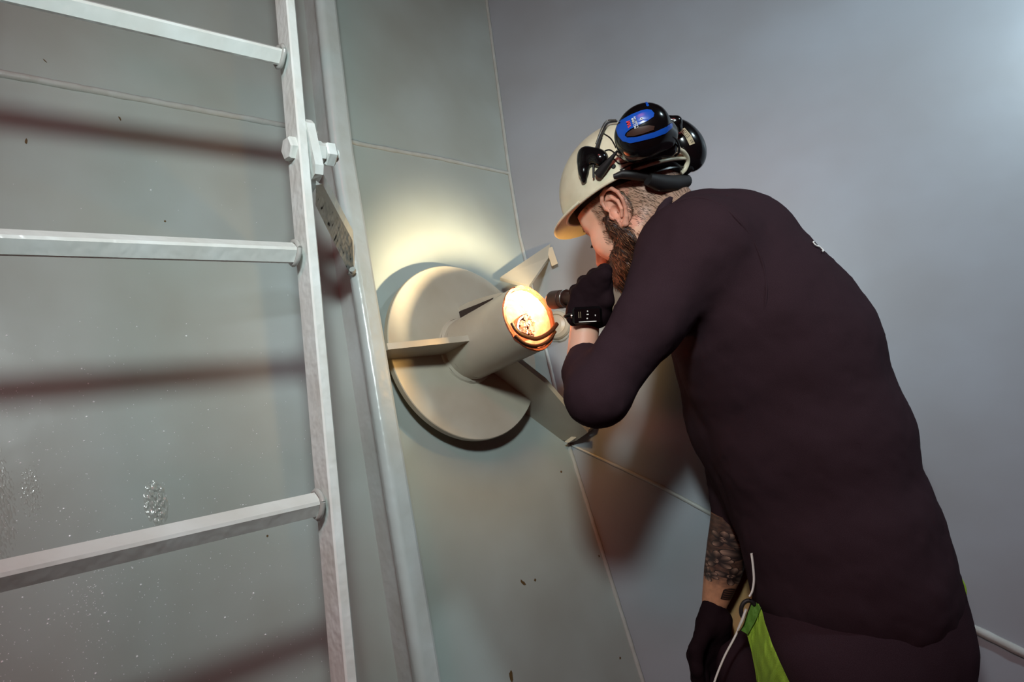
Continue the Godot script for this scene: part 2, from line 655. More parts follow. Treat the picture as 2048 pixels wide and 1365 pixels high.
func bead(parent: Node, pts: Array, r0: float, r1: float, m: Material, called := "weld_bead", sd := 1) -> void:
	var path := []
	var rad := []
	rng.seed = sd
	var total := 0.0
	for i in pts.size() - 1: total += pts[i].distance_to(pts[i + 1])
	var run := 0.0
	for i in pts.size() - 1:
		var seg: float = pts[i].distance_to(pts[i + 1])
		var n := maxi(2, int(seg / 0.014))
		for k in n + (1 if i == pts.size() - 2 else 0):
			path.append(pts[i].lerp(pts[i + 1], float(k) / n) + Vector3(rng.randf_range(-1, 1), rng.randf_range(-1, 1), rng.randf_range(-1, 1)) * r0 * 0.05)
			rad.append(lerpf(r0, r1, (run + seg * k / n) / total) * rng.randf_range(0.92, 1.08))
		run += seg
	var b := buf()
	tube(b, path, rad, 8)
	put(called, b.mesh(), m, parent)

func room() -> void:
	var fl := slab("floor", Vector3(-0.1, -0.1, -5.4), Vector3(3.7, 0.0, 2.7), M.oxide)
	slab("ceiling", Vector3(-0.1, 3.4, -5.4), Vector3(3.7, 3.5, 2.7), M.oxide)
	slab("wall_right", Vector3(3.6, 0.0, -5.4), Vector3(3.7, 3.4, 2.7), M.oxide)
	slab("wall_front", Vector3(-0.1, 0.0, 2.6), Vector3(3.6, 3.4, 2.7), M.oxide)
	var left := slab("wall_left", Vector3(-0.1, 0.0, -2.6), Vector3(0.0, 3.4, 2.6), M.left)
	org = Vector3.ZERO
	var b := buf()
	var ns := []
	for i in corner.size() - 1:
		var nr := wdir.cross(corner[i + 1] - corner[i]).normalized()
		ns.append(-nr if nr.z < 0 else nr)
	var e := wdir * 5.2
	for i in corner.size() - 1:
		var p := corner[i]; var q := corner[i + 1]
		var nr: Vector3 = ns[i]
		# the plate is gently sprung, not folded: neighbouring strips share their normals
		var np: Vector3 = (nr + ns[maxi(i - 1, 0)]).normalized()
		var nq: Vector3 = (nr + ns[mini(i + 1, ns.size() - 1)]).normalized()
		var i0 := b.vert(p, np); var i1 := b.vert(q, nq); var i2 := b.vert(q + e, nq); var i3 := b.vert(p + e, np)
		b.face(i0, i1, i2); b.face(i0, i2, i3)
		b.quad(p - nr * 0.1, q - nr * 0.1, q + e - nr * 0.1, p + e - nr * 0.1, -nr)
		b.quad(p, q, q - nr * 0.1, p - nr * 0.1, -wdir)
		b.quad(p + e, q + e, q + e - nr * 0.1, p + e - nr * 0.1, wdir)
	var back := put("wall_back", b.mesh(), M.end)
	tag(back, "", "", "", "structure")
	# plate seams
	var seam := []
	for p in [[-140, 122], [0, 148], [300, 203], [580, 254], [725, 290], [880, 318], [1020, 348]]: seam.append(on_x(p[0], p[1], -0.001))
	bead(left, seam, 0.0075, 0.0058, M.bead, "weld_bead", 4)
	var cn := []
	for i in range(0, corner.size()): cn.append(corner[i] + Vector3(0.002, 0, 0.004))
	bead(back, cn, 0.0045, 0.0055, M.bead, "corner_weld", 8)
	var s2 := []
	for p in [[1142, 890], [1230, 931], [1320, 973], [1425, 1030], [1700, 1148], [1955, 1262], [2048, 1308], [2300, 1425], [2700, 1610]]: s2.append(on_end(p[0], p[1], 0.0))
	bead(back, s2, 0.0035, 0.0125, M.bead, "weld_bead", 6)
	# flaked paint and grinding scratches on the ladder bulkhead
	var chips := [[1046, 1166, 9, 0.35], [1070, 1161, 3, 1.0], [1022, 1352, 11, 0.4], [1240, 1317, 3, 1.0], [1122, 944, 3, 1.0], [1198, 1113, 3, 0.8], [240, 238, 5, 0.3], [52, 283, 5, 0.4], [90, 122, 4, 0.2], [330, 443, 2, 1.0], [535, 1073, 2, 1.0]]
	rng.seed = 77
	for c in chips:
		var o := on_x(c[0], c[1], 0.0)
		var a := rng.randf_range(-0.6, 0.6) + 1.2
		var outline := []
		var r: float = c[2] * 0.00105
		for k in 11:
			var an := TAU * k / 11
			var rr := r * rng.randf_range(0.65, 1.1)
			var q := Vector2(cos(an) * rr, sin(an) * rr * c[3]).rotated(a)
			outline.append(o + Vector3(0.0002, q.y, q.x))
		var cb := buf()
		plate(cb, outline, Vector3(0.0005, 0, 0))
		put("paint_chip", cb.mesh(), M.chip, left)
	# dried spatter drops in the paint, near-white to paint in their glints
	var drop := buf()
	lathe(drop, Vector3.ZERO, Vector3.RIGHT, [Vector2(1.0, 0.0), Vector2(0.8, 0.5), Vector2(0.45, 0.82), Vector2(0.0, 0.95)], 8)
	var mm := MultiMesh.new()
	mm.transform_format = MultiMesh.TRANSFORM_3D
	mm.mesh = drop.mesh()
	var spots := []
	for k in 900:
		var px := 660.0 * pow(rng.randf(), 1.25)
		var py := 640.0 + 730.0 * pow(rng.randf(), 0.75)
		if k > 780:
			px = rng.randf_range(0, 660); py = rng.randf_range(300, 1365)
		var o := on_x(px, py, 0.0)
		if k > 500 and k < 620:
			o = on_x(180.0 + rng.randfn(0, 30), 1190.0 + rng.randfn(0, 60), 0.0)
		var r := rng.randf_range(0.00032, 0.0008) * (2.0 if rng.randf() < 0.06 else 1.0)
		spots.append(Transform3D(Basis.from_scale(Vector3(r * 0.8, r, r)), o))
	mm.instance_count = spots.size()
	for k in spots.size(): mm.set_instance_transform(k, spots[k])
	var mi := MultiMeshInstance3D.new()
	mi.name = "spatter_glints"
	mi.multimesh = mm
	mi.material_override = M.speck_glint
	left.add_child(mi, true)
	tag(mi, "", "", "", "stuff")
	paint_sag(left, 312, 1008, 0.018, 0.038, 3, 120.0, 0.0042)
	paint_sag(left, -6, 1010, 0.03, 0.11, 4, 330.0, 0.0008)
	paint_sag(left, 62, 985, 0.022, 0.06, 5, 330.0, 0.0006)

# wrinkled gloss paint: small raised sags that catch the lamp
func paint_sag(parent: Node, px: float, py: float, wide: float, tall: float, sd: int, freq := 95.0, lift := 0.0045) -> void:
	org = Vector3.ZERO
	var o := on_x(px, py, 0.0)
	var ns := FastNoiseLite.new()
	ns.seed = sd
	ns.frequency = freq
	ns.fractal_octaves = 2
	var b := buf()
	var n := 64
	var hgt := func(u: float, v: float) -> float:
		var e := maxf(0.0, 1.0 - (u * u + v * v))
		return lift * e * (0.55 + 0.9 * ns.get_noise_2d(u * wide, v * tall * 0.7)) - 0.0003
	var rows := []
	for i in n + 1:
		var row := []
		for j in n + 1:
			var u := lerpf(-1, 1, float(j) / n)
			var v := lerpf(-1, 1, float(i) / n)
			row.append(o + Vector3(hgt.call(u, v), v * tall, u * wide))
		rows.append(row)
	grid_surface(b, rows, o - Vector3(1, 0, 0))
	put("paint_sag", b.mesh(), M.gloss, parent)

# ---------------------------------------------------------------- lamps outside the frame
func lamps() -> void:
	var at0 := w(Vector3(-0.08, -0.63, 0.06))  # the camera flash, built as a lamp on an added stand
	var aim := at(1000, 550, 1.5)
	var t := thing("flash_lamp", "camera flash head on an added thin tripod beside the ladder", "lamp", Vector3(at0.x, 0, at0.z) )
	var dirv := (aim - at0).normalized()
	var f := frame_for(dirv)
	var b := buf()
	lathe(b, at0 - dirv * 0.10, dirv, [Vector2(0, 0), Vector2(0.03, 0.0), Vector2(0.05, 0.03), Vector2(0.062, 0.09), Vector2(0.062, 0.097), Vector2(0.056, 0.097), Vector2(0.05, 0.086)], 28)
	put("housing", b.mesh(), M.black, t)
	b = buf()
	lathe(b, at0 - dirv * 0.012, dirv, [Vector2(0.055, 0.0), Vector2(0.0, 0.0)], 24)
	var gl := flat(Color(0.9, 0.95, 1.0), 0.4)
	gl.emission_enabled = true
	gl.emission = Color(0.85, 0.95, 1.0)
	gl.emission_energy_multiplier = 2.0
	put("lens", b.mesh(), gl, t)
	b = buf()
	var foot := Vector3(at0.x, 0.0, at0.z) - Vector3(dirv.x, 0, dirv.z) * 0.09
	tube(b, [foot + Vector3(0, 0.35, 0), Vector3(foot.x, at0.y - 0.03, foot.z)], 0.010, 10)
	put("pole", b.mesh(), M.black, t)
	for k in 3:
		b = buf()
		var an := TAU * k / 3 + 0.5
		tube(b, [foot + Vector3(0, 0.42, 0), foot + Vector3(cos(an) * 0.22, 0.008, sin(an) * 0.22)], 0.008, 8)
		put("leg", b.mesh(), M.black, t)
	key_light.position = at0 + dirv * 0.008
	key_light.look_at_from_position(key_light.position, aim, Vector3.UP)
	# added flood lamp, unseen, brightening the upper end bulkhead
	var h := w(Vector3(1.3, -1.3, 0.55))
	h.y = minf(h.y, 3.25)
	var aim2 := on_end(2150, 250)
	var d2 := (aim2 - h).normalized()
	t = thing("added_flood", "unseen flood lamp added to wash the end bulkhead with cool light", "added lamp", Vector3(h.x, 3.4, h.z))
	b = buf()
	lathe(b, h - d2 * 0.09, d2, [Vector2(0, 0), Vector2(0.05, 0.0), Vector2(0.075, 0.04), Vector2(0.08, 0.088), Vector2(0.072, 0.088), Vector2(0.066, 0.075)], 28)
	put("housing", b.mesh(), M.black, t)
	b = buf()
	lathe(b, h - d2 * 0.014, d2, [Vector2(0.07, 0.0), Vector2(0.0, 0.0)], 24)
	put("lens", b.mesh(), gl, t)
	b = buf()
	tube(b, [h - d2 * 0.07, Vector3((h - d2 * 0.07).x, 3.4, (h - d2 * 0.07).z)], 0.012, 10)
	put("stem", b.mesh(), M.black, t)
	wash_light.position = h + d2 * 0.01
	wash_light.look_at_from_position(wash_light.position, aim2, Vector3.UP)
	# added fill lamp under the ceiling, unseen, behind the viewer
	var c := Vector3(2.2, 3.4, 1.3)
	t = thing("added_fill_lamp", "unseen fill lamp added under the ceiling to lift the shadows with warm light", "added lamp", c)
	b = buf()
	bx(b, c + Vector3(0, -0.03, 0), Basis.IDENTITY, Vector3(0.52, 0.03, 0.32), 0.006)
	put("housing", b.mesh(), M.black, t)
	b = buf()
	bx(b, c + Vector3(0, -0.064, 0), Basis.IDENTITY, Vector3(0.5, 0.004, 0.3), 0.002)
	var wm := flat(Color(0.9, 0.8, 0.75), 0.5)
	wm.emission_enabled = true
	wm.emission = Color(1.0, 0.55, 0.5)
	wm.emission_energy_multiplier = 0.3
	put("diffuser", b.mesh(), wm, t)

# ---------------------------------------------------------------- ladder and stiffener
const LX := 0.344
func ladder() -> void:
	var p0 := on_x(582, 0, LX)
	var p1 := on_x(704.5, 1365, LX)
	var dirv := (p1 - p0).normalized()
	var top := p0 + dirv * ((3.0 - p0.y) / dirv.y)
	var bot := p0 + dirv * ((0.0 - p0.y) / dirv.y)
	var t := thing("ladder", "pale grey welded steel ladder with square bar rungs fixed in front of the bulkhead", "ladder", bot)
	var ctr := (top + bot) / 2
	var xa := (Vector3.RIGHT - dirv * dirv.x).normalized()
	var za := xa.cross(-dirv)
	var bs := Basis(xa, -dirv, za)
	var gap := 0.40
	for k in 2:
		var b := buf()
		bx(b, ctr - xa * 0.021 + Vector3.BACK * (k * gap), bs, Vector3(0.021, (top - bot).length() / 2, 0.0077), 0.0022)
		put("stringer", b.mesh(), M.ladder, t)
	var rp := [on_x(572, 116, LX - 0.02), on_x(602, 507, LX - 0.02), on_x(648, 1006, LX - 0.02)]
	rp.push_front(rp[0] + (rp[0] - rp[1]))
	rp.push_front(rp[0] + (rp[0] - rp[1]))
	rp.append(rp[4] + (rp[4] - rp[3]) * 0.95)
	rp.append(rp[5] + (rp[4] - rp[3]) * 0.95)
	rng.seed = 5
	for r in rp:
		if r.y > 2.95 or r.y < 0.05: continue
		var b := buf()
		var ry := (xa - dirv).normalized()
		var rx := (xa + dirv).normalized()
		var sec := Basis(rx, ry, Vector3.BACK)
		bx(b, r + Vector3.BACK * (gap / 2), sec, Vector3(0.0122, 0.0122, gap / 2 - 0.004), 0.003)
		var o := put("rung", b.mesh(), M.ladder, t)
		for e in [0, 1]:
			b = buf()
			var pc: Vector3 = r + Vector3.BACK * (0.010 if e == 0 else gap - 0.010)
			var loop := []
			for k in 17:
				var an := TAU * k / 16
				var rr := 0.0165 * (1.0 / (absf(cos(an)) + absf(sin(an))) * 0.35 + 0.72) * rng.randf_range(0.94, 1.06)
				loop.append(pc + rx.rotated(za, PI / 4) * (cos(an) * rr) + ry.rotated(za, PI / 4) * (sin(an) * rr))
			tube(b, loop, 0.0036, 7)
			put("fillet_weld", b.mesh(), M.bead, o)

func stiffener() -> void:
	var x := 0.12
	var pts := []
	var px := [[673, 0], [708, 300], [751, 560], [799, 850], [885, 1365]]
	for p in px: pts.append(on_x(p[0], p[1], x))
	var d0: Vector3 = (pts[0] - pts[1]).normalized()
	pts.push_front(pts[0] + d0 * ((3.4 - pts[0].y) / d0.y))
	var d1: Vector3 = (pts[-1] - pts[-2]).normalized()
	pts.append(pts[-1] + d1 * (-pts[-1].y / d1.y))
	var base: Vector3 = pts[-1]
	thing_single("bulb_stiffener", pts, x, base)

func thing_single(called: String, pts: Array, x: float, base: Vector3) -> void:
	org = base
	var prof := [Vector2(-0.122, 0.0), Vector2(-0.006, 0.0), Vector2(-0.0018, 0.0015), Vector2(0.0, 0.006)]
	for k in 9:
		var an := lerpf(0.0, PI * 0.5, k / 8.0)
		prof.append(Vector2(-0.014 + 0.014 * cos(an), 0.028 + 0.014 * sin(an)))
	for k in 5:
		var an := lerpf(PI * 0.5, PI * 0.8, k / 4.0)
		prof.append(Vector2(-0.018 + 0.013 * cos(an), 0.028 + 0.013 * sin(an)))
	prof.append(Vector2(-0.045, 0.0125)); prof.append(Vector2(-0.122, 0.0115))
	var b := buf()
	var path := [pts[0]]
	for i in range(0, pts.size() - 1):
		for k in range(1, 5): path.append(pts[i].lerp(pts[i + 1], k / 4.0))
	for i in path.size() - 1:
		for k in prof.size():
			var a: Vector2 = prof[k]
			var q: Vector2 = prof[(k + 1) % prof.size()]
			var nr2 := Vector2((q - a).y, -(q - a).x).normalized()
			var n_a := nr2
			var n_q := nr2
			if k > 3 and k < prof.size() - 3:
				var pa: Vector2 = prof[k - 1]; var qq: Vector2 = prof[k + 2]
				n_a = (nr2 + Vector2((a - pa).y, -(a - pa).x).normalized()).normalized()
				n_q = (nr2 + Vector2((qq - q).y, -(qq - q).x).normalized()).normalized()
			var v0: int = b.vert(path[i] + Vector3(a.x, 0, a.y), Vector3(n_a.x, 0, n_a.y))
			var v1: int = b.vert(path[i] + Vector3(q.x, 0, q.y), Vector3(n_q.x, 0, n_q.y))
			var v2: int = b.vert(path[i + 1] + Vector3(q.x, 0, q.y), Vector3(n_q.x, 0, n_q.y))
			var v3: int = b.vert(path[i + 1] + Vector3(a.x, 0, a.y), Vector3(n_a.x, 0, n_a.y))
			b.face(v0, v1, v2); b.face(v0, v2, v3)
	var o := put(called, b.mesh(), M.stiff)
	o.position = base
	tag(o, "grey painted bulb edge stiffener running up the bulkhead behind the ladder", "stiffener")

func hexes(b: Buf, p: Vector3, axis: Vector3, r: float, h: float, spin: float) -> void:
	var f := frame_for(axis)
	var ring := func(rr: float, hh: float) -> Array:
		var out := []
		for k in 6:
			var an := TAU * k / 6 + spin
			out.append(p + f.y * hh + (f.x * cos(an) + f.z * sin(an)) * rr)
		return out
	var r0: Array = ring.call(r * 0.9, 0.0); var r1: Array = ring.call(r, h * 0.14); var r2: Array = ring.call(r, h * 0.84); var r3: Array = ring.call(r * 0.86, h)
	for k in 6:
		var j := (k + 1) % 6
		var nr := f.x * cos(TAU * (k + 0.5) / 6 + spin) + f.z * sin(TAU * (k + 0.5) / 6 + spin)
		b.quad(r0[k], r0[j], r1[j], r1[k], (nr - f.y * 0.6).normalized())
		b.quad(r1[k], r1[j], r2[j], r2[k], nr)
		b.quad(r2[k], r2[j], r3[j], r3[k], (nr + f.y * 0.8).normalized())
		b.tri(p, r0[k], r0[j], -f.y)
		b.tri(p + f.y * h, r3[k], r3[j], f.y)

func bracket() -> void:
	var s := on_x(599, 301, LX - 0.021)
	var zr := s.z - 0.0082
	var t := thing("ladder_bracket", "flat bar bracket with a hex bolt and nut tying ladder stringer to stiffener", "bracket", s)
	var lug := []
	for p in [[0.298, -0.055], [0.298, 0.036], [0.304, 0.046], [0.338, 0.046], [0.345, 0.036], [0.345, -0.034], [0.338, -0.046]]: lug.append(Vector3(p[0], s.y + p[1], zr))
	var b := buf()
	plate(b, lug, Vector3(0, 0, -0.0135))
	put("lug", b.mesh(), M.ladder, t)
	b = buf()
	plate(b, [on_x(633, 348, 0.33), on_x(646, 346, 0.325), on_x(706, 462, 0.165), on_x(709, 524, 0.121), on_x(701, 532, 0.121), on_x(632, 388, 0.31)], wd(Vector3(-0.002, 0.016, 0.004)))
	put("strap", b.mesh(), M.ladder, t)
	b = buf()
	var q := on_x(702, 543, 0.121)
	rng.seed = 9
	var wl := []
	for k in 7: wl.append(q + Vector3(-0.012 + k * 0.003, rng.randf_range(-0.003, 0.003), -0.002 + rng.randf_range(-0.003, 0.003)))
	tube(b, wl, 0.006, 8)
	put("fillet_weld", b.mesh(), M.bead, t)
	b = buf()
	hexes(b, s + Vector3(0, 0, 0.0078), Vector3.BACK, 0.0185, 0.0135, 0.25)
	put("bolt_head", b.mesh(), M.ladder, t)
	b = buf()
	hexes(b, s + Vector3(0, 0, -0.0225), Vector3.FORWARD, 0.0185, 0.015, 0.1)
	hexes(b, s + Vector3(0, 0, -0.0375), Vector3.FORWARD, 0.0195, 0.018, 0.55)
	lathe(b, s + Vector3(0, 0, -0.0555), Vector3.FORWARD, [Vector2(0.010, 0.0), Vector2(0.010, 0.006), Vector2(0.007, 0.0075), Vector2(0, 0.0078)], 14)
	put("nut", b.mesh(), M.ladder, t)

# ---------------------------------------------------------------- pipe stub with its plate and fins
func pipe_stub() -> void:
	var c := w(Vector3(-0.0636, 0.0132, 1.0) * 1.5)
	var ax := Vector3(c.x * 0.0, c.y, c.z)
	var t := thing("pipe_stub", "beige painted open pipe stub with a round backing plate and radial fins on the bulkhead", "pipe", ax)
	var R := 0.0672
	var ri := 0.0595
	var mouth := 0.254
	var b := buf()
	lathe(b, ax, Vector3.RIGHT, [Vector2(R, 0.0), Vector2(R, 0.07), Vector2(R, 0.13), Vector2(R, 0.19), Vector2(R, mouth - 0.001)], 64, 0, TAU, 0.004)
	put("pipe", b.mesh(), M.pipe, t)
	b = buf()
	lathe(b, ax, Vector3.RIGHT, [Vector2(R, mouth - 0.001), Vector2(R - 0.0012, mouth + 0.0008), Vector2(ri + 0.001, mouth + 0.0005), Vector2(ri, mouth - 0.006)], 72, 0, TAU, 0.02)
	put("pipe_rim", b.mesh(), M.rim, t)
	b = buf()
	lathe(b, ax, Vector3.RIGHT, [Vector2(ri, mouth - 0.006), Vector2(ri, 0.2), Vector2(ri, 0.14), Vector2(ri, 0.1), Vector2(0.0, 0.1)], 64, 0, TAU, 0.01)
	put("pipe_bore", b.mesh(), M.rust, t)
	# round plate standing off the bulkhead
	b = buf()
	lathe(b, ax + Vector3(0.034, 0, 0), Vector3.RIGHT, [Vector2(0.0, 0.0), Vector2(0.1935, 0.0), Vector2(0.195, 0.0015), Vector2(0.195, 0.0145), Vector2(0.1935, 0.016), Vector2(0.06, 0.016)], 96)
	put("backing_plate", b.mesh(), M.pipe, t)
	b = buf()
	lathe(b, ax, Vector3.RIGHT, [Vector2(0.145, 0.0), Vector2(0.140, 0.036)], 64)
	put("plate_spacer", b.mesh(), M.pipe, t)
	b = buf()
	lathe(b, ax + Vector3(0.05, 0, 0), Vector3.RIGHT, [Vector2(R + 0.008, -0.001), Vector2(R + 0.005, 0.004), Vector2(R - 0.001, 0.009)], 64, 0, TAU, 0.012)
	put("fillet_weld", b.mesh(), M.pipe, t)
	# fins: outline in (radius, stand-off) turned about the pipe
	var reach := on_x(773, 690, 0.12).z - ax.z - 0.002
	var fins := [[PI, [Vector2(0.062, 0.05), Vector2(0.195, 0.05), Vector2(0.20, 0.0), Vector2(reach, 0.0), Vector2(reach, 0.119), Vector2(0.062, 0.142)]], [-0.70, [Vector2(0.062, 0.05), Vector2(0.195, 0.05), Vector2(0.20, 0.0), Vector2(0.345, 0.0), Vector2(0.36, 0.03), Vector2(0.345, 0.085), Vector2(0.16, 0.132), Vector2(0.062, 0.132)]]]
	for fin in fins:
		var d := Vector3(0, sin(fin[0]), -cos(fin[0]))
		var side := d.cross(Vector3.RIGHT)
		var outline := []
		for p in fin[1]: outline.append(ax + d * p.x + Vector3(p.y, 0, 0) - side * 0.006)
		b = buf()
		plate(b, outline, side * 0.012)
		put("fin", b.mesh(), M.pipe, t)
	# tab beside the pipe, seen along its rounded edge
	b = buf()
	var tab := []
	for p in [[911, 634], [912, 622], [920, 613], [938, 604], [965, 595], [1000, 586], [1012, 588], [985, 607], [955, 621], [928, 637], [917, 641]]: tab.append(on_z(p[0], p[1], ax.z - 0.004))
	plate(b, tab, Vector3(0, 0, -0.013))
	put("tab", b.mesh(), M.pipe, t)
	b = buf()
	var shade_pts := []  # dark plate painting shade onto the side face of the tab
	for p in [[912, 634], [913, 628], [922, 622], [940, 615], [958, 608], [987, 596], [982, 604], [955, 619], [930, 635], [918, 641]]: shade_pts.append(on_z(p[0], p[1], ax.z - 0.0035))
	plate(b, shade_pts, Vector3(0, 0, 0.0015))
	put("shade_face", b.mesh(), M.char_and_shade, t.get_node("tab"))
	# strut up to the end bulkhead
	b = buf()
	var e1 := on_end(1103, 497, 0.012); var e2 := on_end(1100, 524, 0.012)
	var a1 := on_x(1000, 562, 0.05); var a2 := on_x(1058, 578, 0.10)
	var st := (a1 - e1).cross(a2 - e1).normalized() * 0.010
	plate(b, [a1, e1, e2, a2], st)
	put("strut", b.mesh(), M.pipe, t)
	b = buf()
	plate(b, [on_end(1094, 499, 0.006), on_end(1106, 495, 0.006), on_end(1117, 528, 0.006), on_end(1105, 534, 0.006)], (cam_at - e1).normalized() * 0.018)
	put("strut_foot", b.mesh(), M.pipe, t)
	# clip where the lower fin meets the corner
	b = buf()
	var k0 := on_end(1140, 866, 0.006); var k1 := on_end(1196, 872, 0.012)
	bead(t, [on_end(1128, 862, 0.01), on_end(1137, 869, 0.008), on_end(1143, 884, 0.006)], 0.0065, 0.005, M.bead, "fillet_weld", 3)
	plate(b, [on_end(1141, 882, 0.004), on_end(1149, 884, 0.004), on_end(1200, 850, 0.004), on_end(1196, 842, 0.004)], Vector3(0.01, 0, 0.03))
	put("clip", b.mesh(), M.pipe, t)
	# torn strip of weld bowing across the mouth
	b = buf()
	var arc := []
	for p in [[1024, 646], [1031, 659], [1042, 669], [1057, 675], [1071, 678], [1085, 674], [1098, 666], [1108, 656], [1114, 648]]: arc.append(on_x(p[0], p[1], mouth + 0.004))
	tube(b, smooth_path(arc, 4), 0.0046, 8, true, 0.8)
	put("torn_strip", b.mesh(), M.char_and_shade, t)
	b = buf()
	arc = []
	for p in [[1030, 672], [1046, 686], [1064, 692], [1082, 690], [1098, 680], [1110, 664]]: arc.append(on_x(p[0], p[1], mouth + 0.002))
	tube(b, smooth_path(arc, 4), 0.0042, 8, true, 0.8)
	put("torn_strip", b.mesh(), M.char_and_shade, t)
	# small branch inside, packed with crumpled foil
	var dirv := wd(lp(1058, 652, 1.0)).normalized()
	var h := on_x(1058, 652, mouth)
	while Vector2(h.y - ax.y, h.z - ax.z).length() < ri - 0.004 or h.x > mouth - 0.02:
		h += dirv * 0.001
		if h.x < 0.11: break
	var out := (Vector3(0, ax.y - h.y, ax.z - h.z).normalized() * 0.75 + Vector3(0.65, 0, 0)).normalized()
	b = buf()
	lathe(b, h - out * 0.02, out, [Vector2(0.026, 0.0), Vector2(0.026, 0.024), Vector2(0.024, 0.026), Vector2(0.0205, 0.025), Vector2(0.0205, 0.0)], 36, 0, TAU, 0.03)
	put("branch", b.mesh(), M.char_and_shade, t)
	b = buf()
	rng.seed = 31
	var f := frame_for(out)
	for k in 46:
		var rr := 0.018 * sqrt(rng.randf())
		var an := rng.randf() * TAU
		var o := h + out * rng.randf_range(-0.008, 0.006) + (f.x * cos(an) + f.z * sin(an)) * rr
		var q := Basis.from_euler(Vector3(rng.randf() * 6, rng.randf() * 6, rng.randf() * 6))
		bx(b, o, q, Vector3(0.006, 0.0012, 0.0045) * rng.randf_range(0.6, 1.3), 0.0005)
	var fo := put("crumpled_foil", b.mesh(), M.foil, t)
	tag(fo, "", "", "", "stuff")
	# pale boss on the end bulkhead, behind the mouth
	var bo := on_end(1116, 652, 0.0)
	t = thing("round_boss", "pale round boss on the end bulkhead just behind the lit pipe mouth", "boss", bo)
	var nb := (on_end(1116, 652, 0.1) - bo).normalized()
	b = buf()
	lathe(b, bo, nb, [Vector2(0.036, -0.002), Vector2(0.036, 0.012), Vector2(0.033, 0.018), Vector2(0.026, 0.022), Vector2(0.024, 0.019), Vector2(0.015, 0.021), Vector2(0.0, 0.0225)], 36)
	put("boss_cap", b.mesh(), M.pipe, t)
	b = buf()
	lathe(b, bo, nb, [Vector2(0.043, -0.001), Vector2(0.040, 0.005), Vector2(0.035, 0.008)], 36, 0, TAU, 0.03)
	put("fillet_weld", b.mesh(), M.bead, t)

# ---------------------------------------------------------------- the man
const HC := Vector3(0.2323, -0.2435, 1.3001)
const HF := Vector3(-0.6196, 0.5184, 0.5894)
const HU := Vector3(-0.4898, -0.8421, 0.2259)
const HL := Vector3(-0.6134, 0.1487, -0.7756)
const HS := 1.0455

func hd(f: float, u: float, l: float) -> Vector3:
	return HC + (HF * f + HU * u + HL * l) * HS

func hinv(p: Vector3) -> Vector3:
	var d := (p - HC) / HS
	return Vector3(d.dot(HF), d.dot(HU), d.dot(HL))

func hb() -> Basis:
	return Basis(HF, HU, HL)

func lin(r: float, g: float, b: float) -> Color:
	return Color(r / 255.0, g / 255.0, b / 255.0).srgb_to_linear()

# how much a spot on the head is cropped hair (1) or bare skin (0)
func hairy(q: Vector3) -> float:
	var a := absf(q.z)
	var back := smoothstep(-0.052, -0.036, q.y + 0.25 * (q.x + 0.08)) * smoothstep(-0.012, -0.03, q.x - maxf(0.0, q.y - 0.022) * 1.6)
	var above := smoothstep(0.034, 0.044, q.y) * smoothstep(0.062, 0.048, q.x)
	var burn := smoothstep(0.004, 0.012, q.x - 0.10 * (0.03 - q.y)) * smoothstep(0.047, 0.036, q.x + 0.2 * (q.y - 0.02)) * smoothstep(-0.04, -0.03, q.y) * smoothstep(0.03, 0.045, a)
	return clampf(maxf(back, maxf(above, burn)), 0.0, 1.0)

func skin_tint(p: Vector3) -> Color:
	var q := hinv(p)
	var c := lin(222, 172, 146)
	if q.length() > 0.22:
		return c
	c = c.lerp(lin(112, 84, 66), 0.62 * hairy(q))
	# redder ear, nose and lids, darker brow
	if absf(q.z) > 0.07 and q.x < 0.02 and q.x > -0.045 and q.y > -0.045:
		c = c.lerp(lin(196, 128, 108), 0.55)
	if q.x > 0.098:
		c = c.lerp(lin(196, 118, 98), 0.6)
	if q.y < -0.055 and q.y > -0.074 and q.x > 0.08:
		c = c.lerp(lin(150, 80, 72), 0.7)
	return c

func px_cone(a: Array, b: Array, k := 0.04) -> void:   # [px, py, depth, radius in pixels]
	cone(lp(a[0], a[1], a[2]), lp(b[0], b[1], b[2]), a[3] * a[2] / FOCAL, b[3] * b[2] / FOCAL, k)

func px_chain(list: Array, k := 0.04) -> void:
	for i in list.size() - 1: px_cone(list[i], list[i + 1], k)

func torso_shape(grow: float) -> void:   # grow in pixels
	var g := grow
	px_chain([[1462, 528, 1.27, 146 + g], [1551, 700, 1.26, 186 + g], [1618, 880, 1.25, 182 + g], [1677, 1070, 1.25, 177 + g], [1704, 1180, 1.25, 191 + g]], 0.03)
	px_chain([[1500, 520, 1.42, 105 + g], [1490, 690, 1.36, 138 + g], [1528, 830, 1.34, 146 + g], [1578, 950, 1.33, 146 + g]], 0.03)

func left_arm(grow: float) -> void:
	var g := grow
	px_chain([[1402, 492, 1.16, 92 + g], [1300, 640, 1.13, 66 + g], [1194, 793, 1.10, 62 + g]], 0.03)
	px_chain([[1194, 795, 1.10, 61 + g], [1172, 745, 1.155, 45 + g], [1166, 700, 1.20, 33 + g]], 0.02)

func right_arm(grow: float) -> void:
	var g := grow
	px_chain([[1500, 560, 1.46, 90 + g], [1490, 760, 1.45, 74 + g], [1468, 940, 1.42, 50 + g], [1464, 1034, 1.39, 41 + g]], 0.03)

func leg_joints() -> Array:
	var dn := vv
	var ha := lp(1672, 1330, 1.17)
	var hb2 := lp(1655, 1330, 1.29)
	var out := []
	for h in [ha, hb2]:
		var drop: float = 1.25 - h.dot(dn)
		var kn: Vector3 = h + dn * drop * 0.47 + Vector3(-0.035, 0, 0.03)
		var an: Vector3 = h + dn * (drop - 0.10) + Vector3(0.0, 0, 0.0)
		out.append([h, kn, an])
	return out

